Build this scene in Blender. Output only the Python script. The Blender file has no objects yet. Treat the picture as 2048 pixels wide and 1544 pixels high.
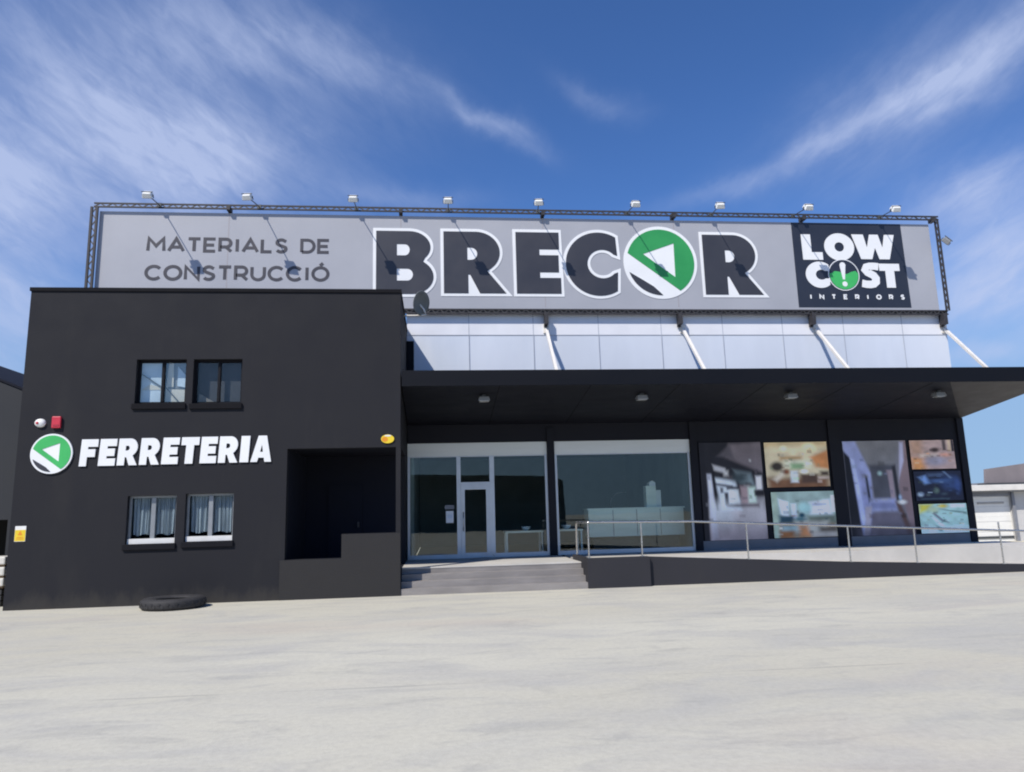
import bpy, bmesh, math, random
from mathutils import Vector, Matrix
import numpy as np
random.seed(7)
sc = bpy.context.scene
R = math.radians
PI = math.pi

# ------------------------------------------------------------------ camera
F_PX, PITCH, ROLL, YAW = 1461.83, 0.17354, 0.02683, 0.10732
CAM = Vector((0.0, -17.677, 1.792))
cy, sy, cp, sp = math.cos(YAW), math.sin(YAW), math.cos(PITCH), math.sin(PITCH)
fw = Vector((sy * cp, cy * cp, sp)); rt = Vector((cy, -sy, 0)); up = rt.cross(fw)
cr, sr = math.cos(ROLL), math.sin(ROLL)
ix = rt * cr - up * sr
iy = rt * sr + up * cr
cam = bpy.data.cameras.new("camera"); cam.sensor_width = 36.0; cam.lens = F_PX * 36.0 / 2048.0
cam.clip_start = 0.1; cam.clip_end = 3000
camo = bpy.data.objects.new("camera", cam); sc.collection.objects.link(camo)
m = Matrix((ix, iy, -fw)).transposed().to_4x4(); m.translation = CAM
camo.matrix_world = m
sc.camera = camo

# ------------------------------------------------------------------ light
SUN = Vector((0.93, 1.0, -1.5))                 # direction the light travels
sun = bpy.data.lights.new("sun", 'SUN'); sun.energy = 4.7; sun.angle = R(0.53); sun.color = (1.0, 0.94, 0.85)
suno = bpy.data.objects.new("sun", sun); sc.collection.objects.link(suno)
suno.rotation_euler = SUN.to_track_quat('-Z', 'Y').to_euler(); suno.location = (-30, -30, 50)
ELEV = math.atan2(-SUN.z, math.hypot(SUN.x, SUN.y))
AZ = math.atan2(-SUN.x, -SUN.y)                  # azimuth of the sun seen from the place, from +Y towards +X
sc.view_settings.view_transform = 'Standard'; sc.view_settings.look = 'None'
sc.view_settings.exposure = 0.0; sc.view_settings.gamma = 1.0; sc.view_settings.use_curve_mapping = False
sc.render.engine = 'CYCLES'
try:
    sc.cycles.filter_width = 2.0
    sc.cycles.max_bounces = 8; sc.cycles.transparent_max_bounces = 12
    sc.cycles.caustics_reflective = False; sc.cycles.caustics_refractive = False
except Exception: pass

class NT:
    """small helper to write node trees"""
    def __init__(s, tree): s.t = tree; s.n = tree.nodes; s.l = tree.links
    def new(s, typ, **kw):
        n = s.n.new(typ)
        for k, v in kw.items(): setattr(n, k, v)
        return n
    def put(s, sock, v):
        if hasattr(v, 'is_output') or isinstance(v, bpy.types.NodeSocket): s.l.new(v, sock)
        elif v is not None: sock.default_value = v
    def m(s, op, a, b=None, c=None, clamp=False):
        n = s.new('ShaderNodeMath', operation=op); n.use_clamp = clamp
        s.put(n.inputs[0], a)
        if b is not None: s.put(n.inputs[1], b)
        if c is not None: s.put(n.inputs[2], c)
        return n.outputs[0]
    def noise(s, vec, scale, detail=4, rough=.55, dist=0.0):
        n = s.new('ShaderNodeTexNoise'); s.put(n.inputs['Vector'], vec)
        n.inputs['Scale'].default_value = scale; n.inputs['Detail'].default_value = detail
        n.inputs['Roughness'].default_value = rough; n.inputs['Distortion'].default_value = dist
        return n.outputs['Fac']
    def ramp(s, fac, stops, interp='LINEAR'):
        n = s.new('ShaderNodeValToRGB'); s.put(n.inputs[0], fac); n.color_ramp.interpolation = interp
        e = n.color_ramp.elements
        while len(e) < len(stops): e.new(0.5)
        for i, (p, c) in enumerate(stops):
            e[i].position = p; e[i].color = (*c, 1) if isinstance(c, tuple) else (c, c, c, 1)
        return n.outputs[0]
    def mapr(s, v, a, b, c=0.0, d=1.0, smooth=True):
        n = s.new('ShaderNodeMapRange'); n.interpolation_type = 'SMOOTHSTEP' if smooth else 'LINEAR'; n.clamp = True if not smooth else n.clamp
        s.put(n.inputs['Value'], v); n.inputs['From Min'].default_value = a; n.inputs['From Max'].default_value = b
        n.inputs['To Min'].default_value = c; n.inputs['To Max'].default_value = d
        return n.outputs['Result']
    def mix(s, fac, a, b, mode='MIX'):
        n = s.new('ShaderNodeMix', data_type='RGBA', blend_type=mode)
        s.put(n.inputs[0], fac); s.put(n.inputs[6], (*a, 1) if isinstance(a, tuple) and len(a) == 3 else a)
        s.put(n.inputs[7], (*b, 1) if isinstance(b, tuple) and len(b) == 3 else b)
        return n.outputs[2]
    def mapping(s, vec, scale=(1, 1, 1), rot=(0, 0, 0), loc=(0, 0, 0)):
        n = s.new('ShaderNodeMapping'); s.put(n.inputs[0], vec)
        n.inputs['Scale'].default_value = scale; n.inputs['Rotation'].default_value = rot; n.inputs['Location'].default_value = loc
        return n.outputs[0]

# ------------------------------------------------------------------ world: Nishita sky with cirrus
w = bpy.data.worlds.new("World"); sc.world = w; w.use_nodes = True
T = NT(w.node_tree); T.n.clear()
sky = T.new('ShaderNodeTexSky', sky_type='NISHITA')
sky.sun_disc = False; sky.sun_elevation = ELEV; sky.sun_rotation = AZ
sky.altitude = 100; sky.air_density = 0.9; sky.dust_density = 0.1; sky.ozone_density = 3.5
tc = T.new('ShaderNodeTexCoord'); D = tc.outputs['Generated']
sep = T.new('ShaderNodeSeparateXYZ'); T.put(sep.inputs[0], D)
dx, dy, dz = sep.outputs
zc = T.m('MAXIMUM', dz, 0.03)
u = T.m('DIVIDE', dx, zc); v = T.m('DIVIDE', dy, zc)           # point on a flat cloud layer
cmb = T.new('ShaderNodeCombineXYZ'); T.put(cmb.inputs[0], u); T.put(cmb.inputs[1], v); UV = cmb.outputs[0]
# heading and elevation in degrees, so that each cloud bank has its place in the sky
az = T.m('MULTIPLY', T.m('ARCTAN2', dx, dy), 180 / PI); el = T.m('MULTIPLY', T.m('ARCSINE', dz), 180 / PI)
aev = T.new('ShaderNodeCombineXYZ'); T.put(aev.inputs[0], T.m('MULTIPLY', az, .1)); T.put(aev.inputs[1], T.m('MULTIPLY', el, .1)); AE = aev.outputs[0]
wv = T.m('MULTIPLY', T.m('SUBTRACT', T.noise(AE, .9, 5, .6), .5), 8.0)
wv2 = T.m('MULTIPLY', T.m('SUBTRACT', T.noise(T.mapping(AE, (1, 1, 1), (0, 0, 0), (5, 3, 1)), 1.1, 5, .6), .5), 4.5)
def bank(ca, ce, ang, la, lb, k):
    """soft elongated cloud bank round heading ca, elevation ce; long axis la, short lb degrees, tilted by ang"""
    a_ = T.m('ADD', T.m('SUBTRACT', az, ca), wv); e_ = T.m('ADD', T.m('SUBTRACT', el, ce), wv2)
    c, s = math.cos(R(ang)), math.sin(R(ang))
    p = T.m('ADD', T.m('MULTIPLY', a_, c / la), T.m('MULTIPLY', e_, s / la))
    q = T.m('ADD', T.m('MULTIPLY', a_, -s / lb), T.m('MULTIPLY', e_, c / lb))
    r2 = T.m('ADD', T.m('MULTIPLY', p, p), T.m('MULTIPLY', q, q))
    return T.m('MULTIPLY', T.m('EXPONENT', T.m('MULTIPLY', r2, -1.0)), k)
def px2ae(px, py):
    ddx, ddy = px - 1024, py - 772
    d = ix * ddx - iy * ddy + fw * F_PX; d.normalize()
    return math.degrees(math.atan2(d.x, d.y)), math.degrees(math.asin(d.z))
def pbank(x0, y0, x1, y1, half, k):
    a0, e0 = px2ae(x0, y0); a1, e1 = px2ae(x1, y1)
    L = math.hypot(a1 - a0, e1 - e0)
    return bank((a0 + a1) / 2, (e0 + e1) / 2, math.degrees(math.atan2(e1 - e0, a1 - a0)), L / 2, half, k)
BANKS = [(2110, 20, 1790, 205, 1.3, .62), (1840, 180, 1380, 405, .9, .42), (1960, 185, 1800, 250, .9, .32), (2080, 0, 1560, 320, 3.2, .30),
         (2130, 330, 1850, 415, 1.6, .55), (2140, 470, 1900, 490, 1.5, .40), (2160, 585, 1870, 605, 2.2, .72), (2080, 712, 1880, 722, .7, .45), (2120, 480, 1700, 520, 6, .22),
         (-250, 200, 620, 290, 8.5, .50), (-180, 320, 160, 390, 3.8, .58), (60, 110, 460, 400, 2.4, .30), (300, 235, 640, 300, 1.6, .22), (330, 380, 570, 310, 2.6, .40),
         (420, 20, 850, 190, 2.2, .36), (40, 60, 560, 90, 3.0, .18), (-140, 610, 140, 540, 4.2, .62), (-150, 760, 60, 690, 2.6, .25),
         (870, 180, 1070, 285, .8, .42), (1110, 160, 1270, 215, .8, .20), (620, 385, 950, 400, 1.0, .22), (-200, 260, 560, 330, 5.5, .22), (120, 20, 760, 120, 4.0, .16), (2250, 380, 1900, 560, 5.0, .30), (1980, 120, 1600, 330, 2.6, .18), (-900, 300, -300, 500, 12, .5), (2500, 200, 3200, 500, 10, .5)]
mask = None
for b in BANKS:
    g = pbank(*b); mask = g if mask is None else T.m('ADD', mask, g)
def fibres(ang, off):                                             # fine streaks drawn out along one direction of the wind
    a1 = T.noise(T.mapping(T.mapping(AE, (1, 1, 1), (0, 0, R(-ang)), (off, 0, 0)), (.55, 2.6, 1)), 1.5, 6, .58, .5)
    a2 = T.noise(T.mapping(T.mapping(AE, (1, 1, 1), (0, 0, R(-ang * 1.5)), (off, 3, 0)), (1.2, 3.0, 1)), 3.2, 5, .6, .6)
    return T.m('ADD', T.m('MULTIPLY', a1, .65), T.m('MULTIPLY', a2, .35))
side = T.mapr(az, 6.0, 20.0)
fl_, fr_n = fibres(-24, 2.0), fibres(22, 9.0)
fib = T.m('ADD', T.m('MULTIPLY', fl_, T.m('SUBTRACT', 1.0, side)), T.m('MULTIPLY', fr_n, side))
tex = T.mapr(fib, .30, .70)
cl = T.m('MULTIPLY', mask, T.m('ADD', T.m('MULTIPLY', tex, .68), .52))
cl = T.mapr(cl, .0, 1.0, 0, .80, smooth=False)
cl = T.m('MULTIPLY', cl, T.mapr(dz, .02, .12))
bg = T.new('ShaderNodeBackground'); bg.inputs['Strength'].default_value = 0.11
skyc = T.mix(1.0, sky.outputs[0], (0.655, 0.95, 1.36), 'MULTIPLY')
skyc = T.mix(T.mapr(dz, 0.08, .36, .90, 0.0), skyc, (2.8, 4.3, 6.5))       # milky air near the horizon
T.put(bg.inputs['Color'], T.mix(cl, skyc, (4.75, 5.55, 7.9)))
out = T.new('ShaderNodeOutputWorld'); T.l.new(bg.outputs[0], out.inputs[0])

# ------------------------------------------------------------------ helpers
def lin(c):
    return tuple(((x / 255) / 12.92 if x / 255 <= .04045 else ((x / 255 + .055) / 1.055) ** 2.4) for x in c)
def mat(name, col, rough=.6, var=.12, vscale=3.0, bump=0.0, bscale=40.0, metal=0.0, spec=.5, stretch=(1, 1, 1), dirt=None):
    mt = bpy.data.materials.new(name); mt.use_nodes = True; t = NT(mt.node_tree)
    b = t.n['Principled BSDF']
    oc = t.new('ShaderNodeTexCoord').outputs['Object']
    n = t.noise(t.mapping(oc, stretch), vscale, 5, .6)
    f = t.mapr(n, .25, .75)
    lo = tuple(c * (1 - var) for c in col); hi = tuple(min(1, c * (1 + var)) for c in col)
    c = t.mix(f, lo, hi)
    if dirt:
        dcol, dsc, amt = dirt
        dn = t.mapr(t.noise(t.mapping(oc, (1, 1, .25)), dsc, 5, .65), .5, .8, 0, amt)
        c = t.mix(dn, c, dcol)
    t.put(b.inputs['Base Color'], c)
    t.put(b.inputs['Roughness'], t.mapr(n, .2, .8, max(0, rough - .08), min(1, rough + .08)))
    b.inputs['Metallic'].default_value = metal; b.inputs['Specular IOR Level'].default_value = spec
    if bump:
        bn = t.new('ShaderNodeBump'); bn.inputs['Strength'].default_value = bump; bn.inputs['Distance'].default_value = .02
        t.put(bn.inputs['Height'], t.noise(oc, bscale, 4, .6)); t.l.new(bn.outputs[0], b.inputs['Normal'])
    return mt
def glass(name, tint, boost=1.0, base=0.0, rough=0.0):
    """thin pane: what lies behind, tinted, plus the Fresnel reflection of both faces"""
    mt = bpy.data.materials.new(name); mt.use_nodes = True; t = NT(mt.node_tree); t.n.clear()
    tr = t.new('ShaderNodeBsdfTransparent'); tr.inputs[0].default_value = (*tint, 1)
    gl = t.new('ShaderNodeBsdfGlossy'); gl.inputs['Roughness'].default_value = rough; gl.inputs[0].default_value = (.96, .98, .93, 1)
    oc = t.new('ShaderNodeTexCoord').outputs['Object']
    bn = t.new('ShaderNodeBump'); bn.inputs['Strength'].default_value = .05; bn.inputs['Distance'].default_value = .02
    t.put(bn.inputs['Height'], t.noise(oc, .8, 2, .5)); t.l.new(bn.outputs[0], gl.inputs['Normal'])
    ge = t.new('ShaderNodeNewGeometry'); vd = t.new('ShaderNodeVectorMath', operation='DOT_PRODUCT')
    t.l.new(ge.outputs['Normal'], vd.inputs[0]); t.l.new(ge.outputs['Incoming'], vd.inputs[1])
    sch = t.m('POWER', t.m('SUBTRACT', 1.0, t.m('ABSOLUTE', vd.outputs['Value']), clamp=True), 5.0)
    f = t.m('ADD', t.m('MULTIPLY', t.m('ADD', t.m('MULTIPLY', sch, .95), .045), boost), base, clamp=True)
    ms = t.new('ShaderNodeMixShader'); t.put(ms.inputs[0], f); t.l.new(tr.outputs[0], ms.inputs[1]); t.l.new(gl.outputs[0], ms.inputs[2])
    o = t.new('ShaderNodeOutputMaterial'); t.l.new(ms.outputs[0], o.inputs[0])
    return mt

class MB:
    """collects boxes, bars, tubes and prisms into one mesh"""
    def __init__(s): s.v = []; s.f = []; s.smooth = []
    def add(s, vs, fs, sm=False):
        o = len(s.v); s.v += [tuple(p) for p in vs]; s.f += [tuple(i + o for i in q) for q in fs]; s.smooth += [sm] * len(fs); return s
    def box(s, x0, x1, y0, y1, z0, z1):
        vs = [(x, y, z) for z in (z0, z1) for y in (y0, y1) for x in (x0, x1)]
        return s.add(vs, [(0, 2, 3, 1), (4, 5, 7, 6), (0, 1, 5, 4), (2, 6, 7, 3), (0, 4, 6, 2), (1, 3, 7, 5)])
    def bar(s, p, q, w, h=None, ref=(0, 0, 1)):
        p, q = Vector(p), Vector(q); h = h or w; d = (q - p).normalized(); r = Vector(ref)
        if abs(d.dot(r)) > .95: r = Vector((1, 0, 0))
        a = d.cross(r).normalized() * w / 2; b = a.cross(d).normalized() * h / 2
        vs = [e + i * a + j * b for e in (p, q) for i, j in ((-1, -1), (1, -1), (1, 1), (-1, 1))]
        return s.add(vs, [(0, 3, 2, 1), (4, 5, 6, 7)] + [(i, (i + 1) % 4, 4 + (i + 1) % 4, 4 + i) for i in range(4)])
    def tube(s, pts, r, n=10, caps=True):
        pts = [Vector(p) for p in pts]; rings = []; nrm = None
        for i, p in enumerate(pts):
            d = (pts[min(i + 1, len(pts) - 1)] - pts[max(i - 1, 0)]).normalized()
            if nrm is None: nrm = d.orthogonal().normalized()
            nrm = (nrm - d * nrm.dot(d)).normalized(); b = d.cross(nrm)
            rr = r[i] if isinstance(r, (list, tuple)) else r
            rings.append([p + (nrm * math.cos(t * 2 * PI / n) + b * math.sin(t * 2 * PI / n)) * rr for t in range(n)])
        vs = [q for g in rings for q in g]; fs = []
        for i in range(len(rings) - 1):
            for t in range(n): fs.append((i * n + t, i * n + (t + 1) % n, (i + 1) * n + (t + 1) % n, (i + 1) * n + t))
        s.add(vs, fs, True)
        if caps: s.add(rings[0], [tuple(range(n))[::-1]]); s.add(rings[-1], [tuple(range(n))])
        return s
    def lathe(s, prof, c=(0, 0, 0), n=40, axis='Z', closed=False):
        vs = []; fs = []
        for r, h in prof:
            for t in range(n):
                a = t * 2 * PI / n; x, y = r * math.cos(a), r * math.sin(a)
                vs.append({'Z': (c[0] + x, c[1] + y, c[2] + h), 'Y': (c[0] + x, c[1] - h, c[2] + y)}[axis])
        k = len(prof)
        for i in range(k if closed else k - 1):
            for t in range(n): fs.append((i * n + t, i * n + (t + 1) % n, ((i + 1) % k) * n + (t + 1) % n, ((i + 1) % k) * n + t))
        return s.add(vs, fs, True)
    def prism(s, poly, y0, y1):
        """polygon in XZ (counter-clockwise seen from the front), from y0 (front) to y1 (back)"""
        n = len(poly)
        vs = [(x, y0, z) for x, z in poly] + [(x, y1, z) for x, z in poly]
        return s.add(vs, [tuple(range(n)), tuple(range(2 * n - 1, n - 1, -1))] + [((i + 1) % n, i, n + i, n + (i + 1) % n) for i in range(n)])
    def xprism(s, poly, x0, x1):
        """polygon in YZ, from x0 to x1"""
        n = len(poly)
        vs = [(x0, y, z) for y, z in poly] + [(x1, y, z) for y, z in poly]
        return s.add(vs, [tuple(range(n))[::-1], tuple(range(n, 2 * n))] + [(i, (i + 1) % n, n + (i + 1) % n, n + i) for i in range(n)])
    def wall(s, x0, x1, z0, z1, y0, y1, holes):
        """upright wall with rectangular openings, reveals included"""
        xs = sorted({x0, x1, *[h[0] for h in holes], *[h[1] for h in holes]})
        zs = sorted({z0, z1, *[h[2] for h in holes], *[h[3] for h in holes]})
        def solid(i, j):
            if i < 0 or j < 0 or i >= len(xs) - 1 or j >= len(zs) - 1: return False
            cx, cz = (xs[i] + xs[i + 1]) / 2, (zs[j] + zs[j + 1]) / 2
            return not any(h[0] < cx < h[1] and h[2] < cz < h[3] for h in holes)
        for i in range(len(xs) - 1):
            for j in range(len(zs) - 1):
                if not solid(i, j): continue
                a, b, c, d = xs[i], xs[i + 1], zs[j], zs[j + 1]
                s.add([(a, y0, c), (b, y0, c), (b, y0, d), (a, y0, d)], [(0, 1, 2, 3)])
                s.add([(a, y1, c), (b, y1, c), (b, y1, d), (a, y1, d)], [(3, 2, 1, 0)])
                if not solid(i - 1, j): s.add([(a, y0, c), (a, y0, d), (a, y1, d), (a, y1, c)], [(0, 1, 2, 3)])
                if not solid(i + 1, j): s.add([(b, y0, c), (b, y1, c), (b, y1, d), (b, y0, d)], [(0, 1, 2, 3)])
                if not solid(i, j - 1): s.add([(a, y0, c), (a, y1, c), (b, y1, c), (b, y0, c)], [(0, 1, 2, 3)])
                if not solid(i, j + 1): s.add([(a, y0, d), (b, y0, d), (b, y1, d), (a, y1, d)], [(0, 1, 2, 3)])
        return s
    def turn(s, mtx):
        s.v = [tuple(mtx @ Vector(p)) for p in s.v]; return s
    def build(s, name, material, parent=None, bevel=0.0, local=False):
        me = bpy.data.meshes.new(name)
        off = Vector((0, 0, 0))
        if parent is not None and not local:
            r = parent
            while r is not None: off += r.location; r = r.parent
        me.from_pydata([tuple(Vector(p) - off) for p in s.v], [], s.f)
        for p, k in zip(me.polygons, s.smooth): p.use_smooth = k
        bm = bmesh.new(); bm.from_mesh(me)
        if bevel:
            bmesh.ops.remove_doubles(bm, verts=bm.verts, dist=1e-5)
            bmesh.ops.bevel(bm, geom=[e for e in bm.edges if len(e.link_faces) == 2 and e.calc_face_angle() > .6], offset=bevel, segments=2, affect='EDGES', profile=.6)
        bmesh.ops.recalc_face_normals(bm, faces=bm.faces)
        bm.to_mesh(me); bm.free(); me.update()
        me.materials.append(material)
        return link(name, me, parent)
def link(name, me, parent=None):
    o = bpy.data.objects.new(name, me); sc.collection.objects.link(o)
    if parent is not None: o.parent = parent
    return o
def tag(o, label=None, cat=None, group=None, kind=None):
    if label: o['label'] = label
    if cat: o['category'] = cat
    if group: o['group'] = group
    if kind: o['kind'] = kind
    return o
def thing(name, loc, label, cat, group=None):
    o = bpy.data.objects.new(name, None); sc.collection.objects.link(o); o.location = loc; o.empty_display_size = .2
    return tag(o, label, cat, group)
def copy_tree(o, parent=None):
    c = o.copy(); sc.collection.objects.link(c)
    if parent is not None: c.parent = parent; c.matrix_parent_inverse = o.matrix_parent_inverse.copy()
    for ch in [q for q in sc.objects if q.parent == o]: copy_tree(ch, c)
    return c

# ------------------------------------------------------------------ materials
M = {}
M['black_render'] = mat('black_render', (.0140, .0145, .0190), .78, .10, 1.1, .35, 60, dirt=((.026, .0255, .027), .8, .65), spec=.3)
def splash(mt, col, top, amt):
    """dust thrown up by rain along the foot of a wall, ragged at its upper edge"""
    t = NT(mt.node_tree); b = t.n['Principled BSDF']; src = b.inputs['Base Color'].links[0].from_socket
    oc = t.new('ShaderNodeTexCoord').outputs['Object']; sp_ = t.new('ShaderNodeSeparateXYZ'); t.put(sp_.inputs[0], oc)
    h = t.m('ADD', sp_.outputs[2], t.m('MULTIPLY', t.m('SUBTRACT', t.noise(t.mapping(oc, (1, 1, .4)), 2.2, 7, .7), .5), 1.1))
    t.put(b.inputs['Base Color'], t.mix(t.mapr(h, .02, top, amt, 0), src, col))
splash(M['black_render'], (.040, .0375, .035), .42, .75)
M['black_wall'] = mat('black_wall', (.0095, .0105, .0175), .7, .12, 1.5, .2, 50, spec=.3)
M['fascia'] = mat('fascia', (.0024, .0033, .0068), .6, .10, 2.0, 0, 40, stretch=(.3, 1, 1), spec=.22)
M['soffit'] = mat('soffit', (.0060, .0068, .0125), .6, .12, 1.5, 0, stretch=(.4, 1, 1), spec=.25)
M['soffit_lit'] = mat('soffit_lit', (.045, .040, .038), .6, .12, 2)
M['porch_dark'] = mat('porch_dark', (.012, .0135, .022), .8, .1, 2, spec=.15)
M['cap'] = mat('cap', (.0065, .0065, .009), .75, .1, 3, spec=.15)
M['white_clad'] = mat('white_clad', (.645, .69, .77), .42, .09, .28, 0, stretch=(1, 1, .3), dirt=((.50, .57, .68), .35, .5))
M['white_top'] = mat('white_top', (.78, .79, .83), .4, .05, .7, dirt=((.6, .62, .68), .8, .25))
M['seam'] = mat('seam', (.44, .47, .53), .5, .1, 2)
M['alu'] = mat('alu', (.62, .66, .70), .34, .06, 2, metal=.35)
M['alu_band'] = mat('alu_band', (.80, .84, .83), .4, .06, .8, stretch=(.4, 1, 4))
M['plinth'] = mat('plinth', (.20, .205, .22), .6, .12, 2, .1)
M['sign_grey'] = mat('sign_grey', (.375, .385, .425), .55, .05, .5, dirt=((.33, .34, .39), .5, .4))
M['sign_black'] = mat('sign_black', (.040, .041, .052), .45, .12, .7)
M['sign_white'] = mat('sign_white', (.82, .83, .84), .45, .03, 1)
M['sign_green'] = mat('sign_green', (.030, .30, .085), .45, .08, 1.2)
M['letter_grey'] = mat('letter_grey', (.050, .048, .060), .5, .15, 3)
M['green_bright'] = mat('green_bright', (.055, .46, .12), .45, .05, 2)
M['panel_black'] = mat('panel_black', (.026, .030, .045), .35, .15, .5)
M['steel_dark'] = mat('steel_dark', (.045, .042, .045), .6, .25, 6, .1, metal=.2)
M['steel_web'] = mat('steel_web', (.085, .082, .082), .55, .25, 8, metal=.3)
M['white_steel'] = mat('white_steel', (.74, .71, .66), .45, .08, 3)
M['inox'] = mat('inox', (.56, .55, .53), .26, .08, 5, metal=.9)
M['lamp_body'] = mat('lamp_body', (.86, .86, .82), .4, .06, 5)
M['lamp_dark'] = mat('lamp_dark', (.06, .065, .07), .5, .1, 5)
M['lamp_glass'] = mat('lamp_glass', (.45, .47, .48), .08, .05, 5)
M['spot_body'] = mat('spot_body', (.28, .29, .30), .4, .08, 6)
M['step_tile'] = mat('step_tile', (.245, .230, .222), .7, .16, 2.2, .25, 30, stretch=(.5, 1, 2))
M['deck'] = mat('deck', (.53, .512, .478), .7, .08, 1.2, .15, 30)
M['ramp_black'] = mat('ramp_black', (.020, .020, .026), .75, .12, 1.2, .25, 50, dirt=((.035, .033, .034), .9, .3))
M['rubber'] = mat('rubber', (.030, .029, .031), .75, .25, 5, .3, 25)
M['red'] = mat('red', (.55, .035, .06), .4, .06, 5)
M['white_plastic'] = mat('white_plastic', (.80, .80, .78), .35, .04, 6)
M['yellow'] = mat('yellow', (.80, .58, .03), .45, .05, 6)
M['orange'] = mat('orange', (.75, .28, .02), .45, .05, 6)
M['ink'] = mat('ink', (.03, .03, .03), .6, .1, 8)
M['curtain'] = mat('curtain', (.58, .60, .61), .85, .25, 7, stretch=(1.5, 1, .15))
M['win_dark'] = mat('win_dark', (.006, .006, .009), .6, .1, 5, spec=.2)
M['silver'] = mat('silver', (.30, .32, .34), .35, .06, 5, metal=.3)
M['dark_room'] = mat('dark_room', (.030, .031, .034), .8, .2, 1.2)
M['room_floor'] = mat('room_floor', (.22, .24, .24), .35, .2, 1.0)
M['room_wall'] = mat('room_wall', (.20, .24, .25), .8, .2, .6)
M['cream'] = mat('cream', (.72, .66, .55), .6, .08, 3)
M['pale_blue'] = mat('pale_blue', (.66, .76, .86), .5, .1, 3)
M['counter'] = mat('counter', (.86, .94, .84), .5, .10, 1.5, stretch=(.4, 1, 3))
M['white_sill'] = mat('white_sill', (.72, .72, .70), .5, .05, 6)
M['paper'] = mat('paper', (.80, .84, .88), .6, .03, 8)
M['left_wall'] = mat('left_wall', (.024, .0265, .032), .8, .15, .8, .2, 30)
M['pallet_wrap'] = mat('pallet_wrap', (.62, .60, .55), .5, .15, 4)
M['wood'] = mat('wood', (.22, .15, .09), .8, .2, 6)
M['garage_wall'] = mat('garage_wall', (.56, .55, .54), .7, .08, 1.2, .1)
M['garage_door'] = mat('garage_door', (.84, .83, .79), .5, .04, 1.5)
M['grey_strip'] = mat('grey_strip', (.22, .23, .26), .6, .1, 3)
M['roof_brown'] = mat('roof_brown', (.235, .205, .21), .75, .12, .5, stretch=(1, 1, .4))
M['opposite_wall'] = mat('opposite_wall', (.016, .016, .019), .8, .2, .25)
M['gravel_roof'] = mat('gravel_roof', (.20, .20, .20), .9, .15, 2)
M['shop_glass'] = glass('shop_glass', (.92, .96, .94), 1.05, .0)
M['film_glass'] = glass('film_glass', (.93, .96, .97), 1.0, .06)
M['win_glass'] = glass('win_glass', (.70, .72, .74), .8, .0)
M['clear_glass'] = glass('clear_glass', (.82, .87, .90), 1.0, .01)

# ------------------------------------------------------------------ ground
gm = bpy.data.materials.new('yard_concrete'); gm.use_nodes = True; t = NT(gm.node_tree); b = t.n['Principled BSDF']
oc = t.new('ShaderNodeTexCoord').outputs['Object']
n1 = t.noise(t.mapping(oc, (.38, .85, 1), (0, 0, R(6))), 1.0, 7, .62, .9)      # patches left by trowelling and traffic
n2 = t.noise(t.mapping(oc, (.10, .22, 1), (0, 0, R(-5)), (3, 1, 0)), 1.0, 4, .55)
n3 = t.noise(oc, 14, 7, .72)
n4 = t.noise(t.mapping(oc, (.7, 2.2, 1), (0, 0, R(3)), (9, 4, 0)), 1.1, 6, .6, 1.2)
n5 = t.noise(t.mapping(oc, (1, 1.6, 1), (0, 0, 0), (2, 8, 0)), .8, 7, .66, .6)
base = t.mix(t.mapr(n2, .3, .7), (.550, .522, .425), (.600, .576, .480))
c = t.mix(t.mapr(n1, .40, .70, 0, .80), base, (.475, .462, .420))
c = t.mix(t.mapr(n4, .50, .76, 0, .60), c, (.395, .386, .350))
c = t.mix(t.mapr(n5, .58, .74, 0, .45), c, (.345, .335, .305))
c = t.mix(t.mapr(t.noise(t.mapping(oc, (.12, .3, 1), (0, 0, 0), (1, 7, 0)), 1.0, 3, .5), .54, .74, 0, .5), c, (.56, .49, .40))
c = t.mix(t.mapr(n3, .30, .78, 0, .40), c, t.mix(1.0, c, (.66, .66, .66), 'MULTIPLY'))
# saw-cut joints of the slab, a few metres apart, worn and half filled
sx = t.new('ShaderNodeSeparateXYZ'); t.put(sx.inputs[0], t.mapping(oc, (1, 1, 1), (0, 0, R(1.5))))
def joint(v, pitch, off):
    q = t.m('FRACT', t.m('DIVIDE', t.m('ADD', v, off), pitch))
    return t.mapr(t.m('MULTIPLY', t.m('ABSOLUTE', t.m('SUBTRACT', q, .5)), pitch), .008, .03, 1, 0)
jt = joint(sx.outputs[1], 6.4, 6.1)
jt = t.m('MULTIPLY', jt, t.mapr(t.noise(oc, .7, 4, .6), .42, .62, 0, .40))
c = t.mix(jt, c, (.22, .215, .20))
t.put(b.inputs['Base Color'], c); b.inputs['Roughness'].default_value = .85; b.inputs['Specular IOR Level'].default_value = .3
bn = t.new('ShaderNodeBump'); bn.inputs['Strength'].default_value = .25; bn.inputs['Distance'].default_value = .02
t.put(bn.inputs['Height'], t.noise(oc, 22, 6, .7)); t.l.new(bn.outputs[0], b.inputs['Normal'])
g = MB().add([(-600, -600, 0), (600, -600, 0), (600, 600, 0), (-600, 600, 0)], [(0, 1, 2, 3)]).build('ground', gm)
tag(g, kind='structure')

# ------------------------------------------------------------------ dimensions
XL, XR, ZT = -9.447, -0.821, 7.367      # black two-storey block, front at y = 0
W, FL, XE = 3.854, 0.58, 16.66          # showroom front wall, its floor, its right end
S = 3.68                                # plane of the big sign

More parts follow.
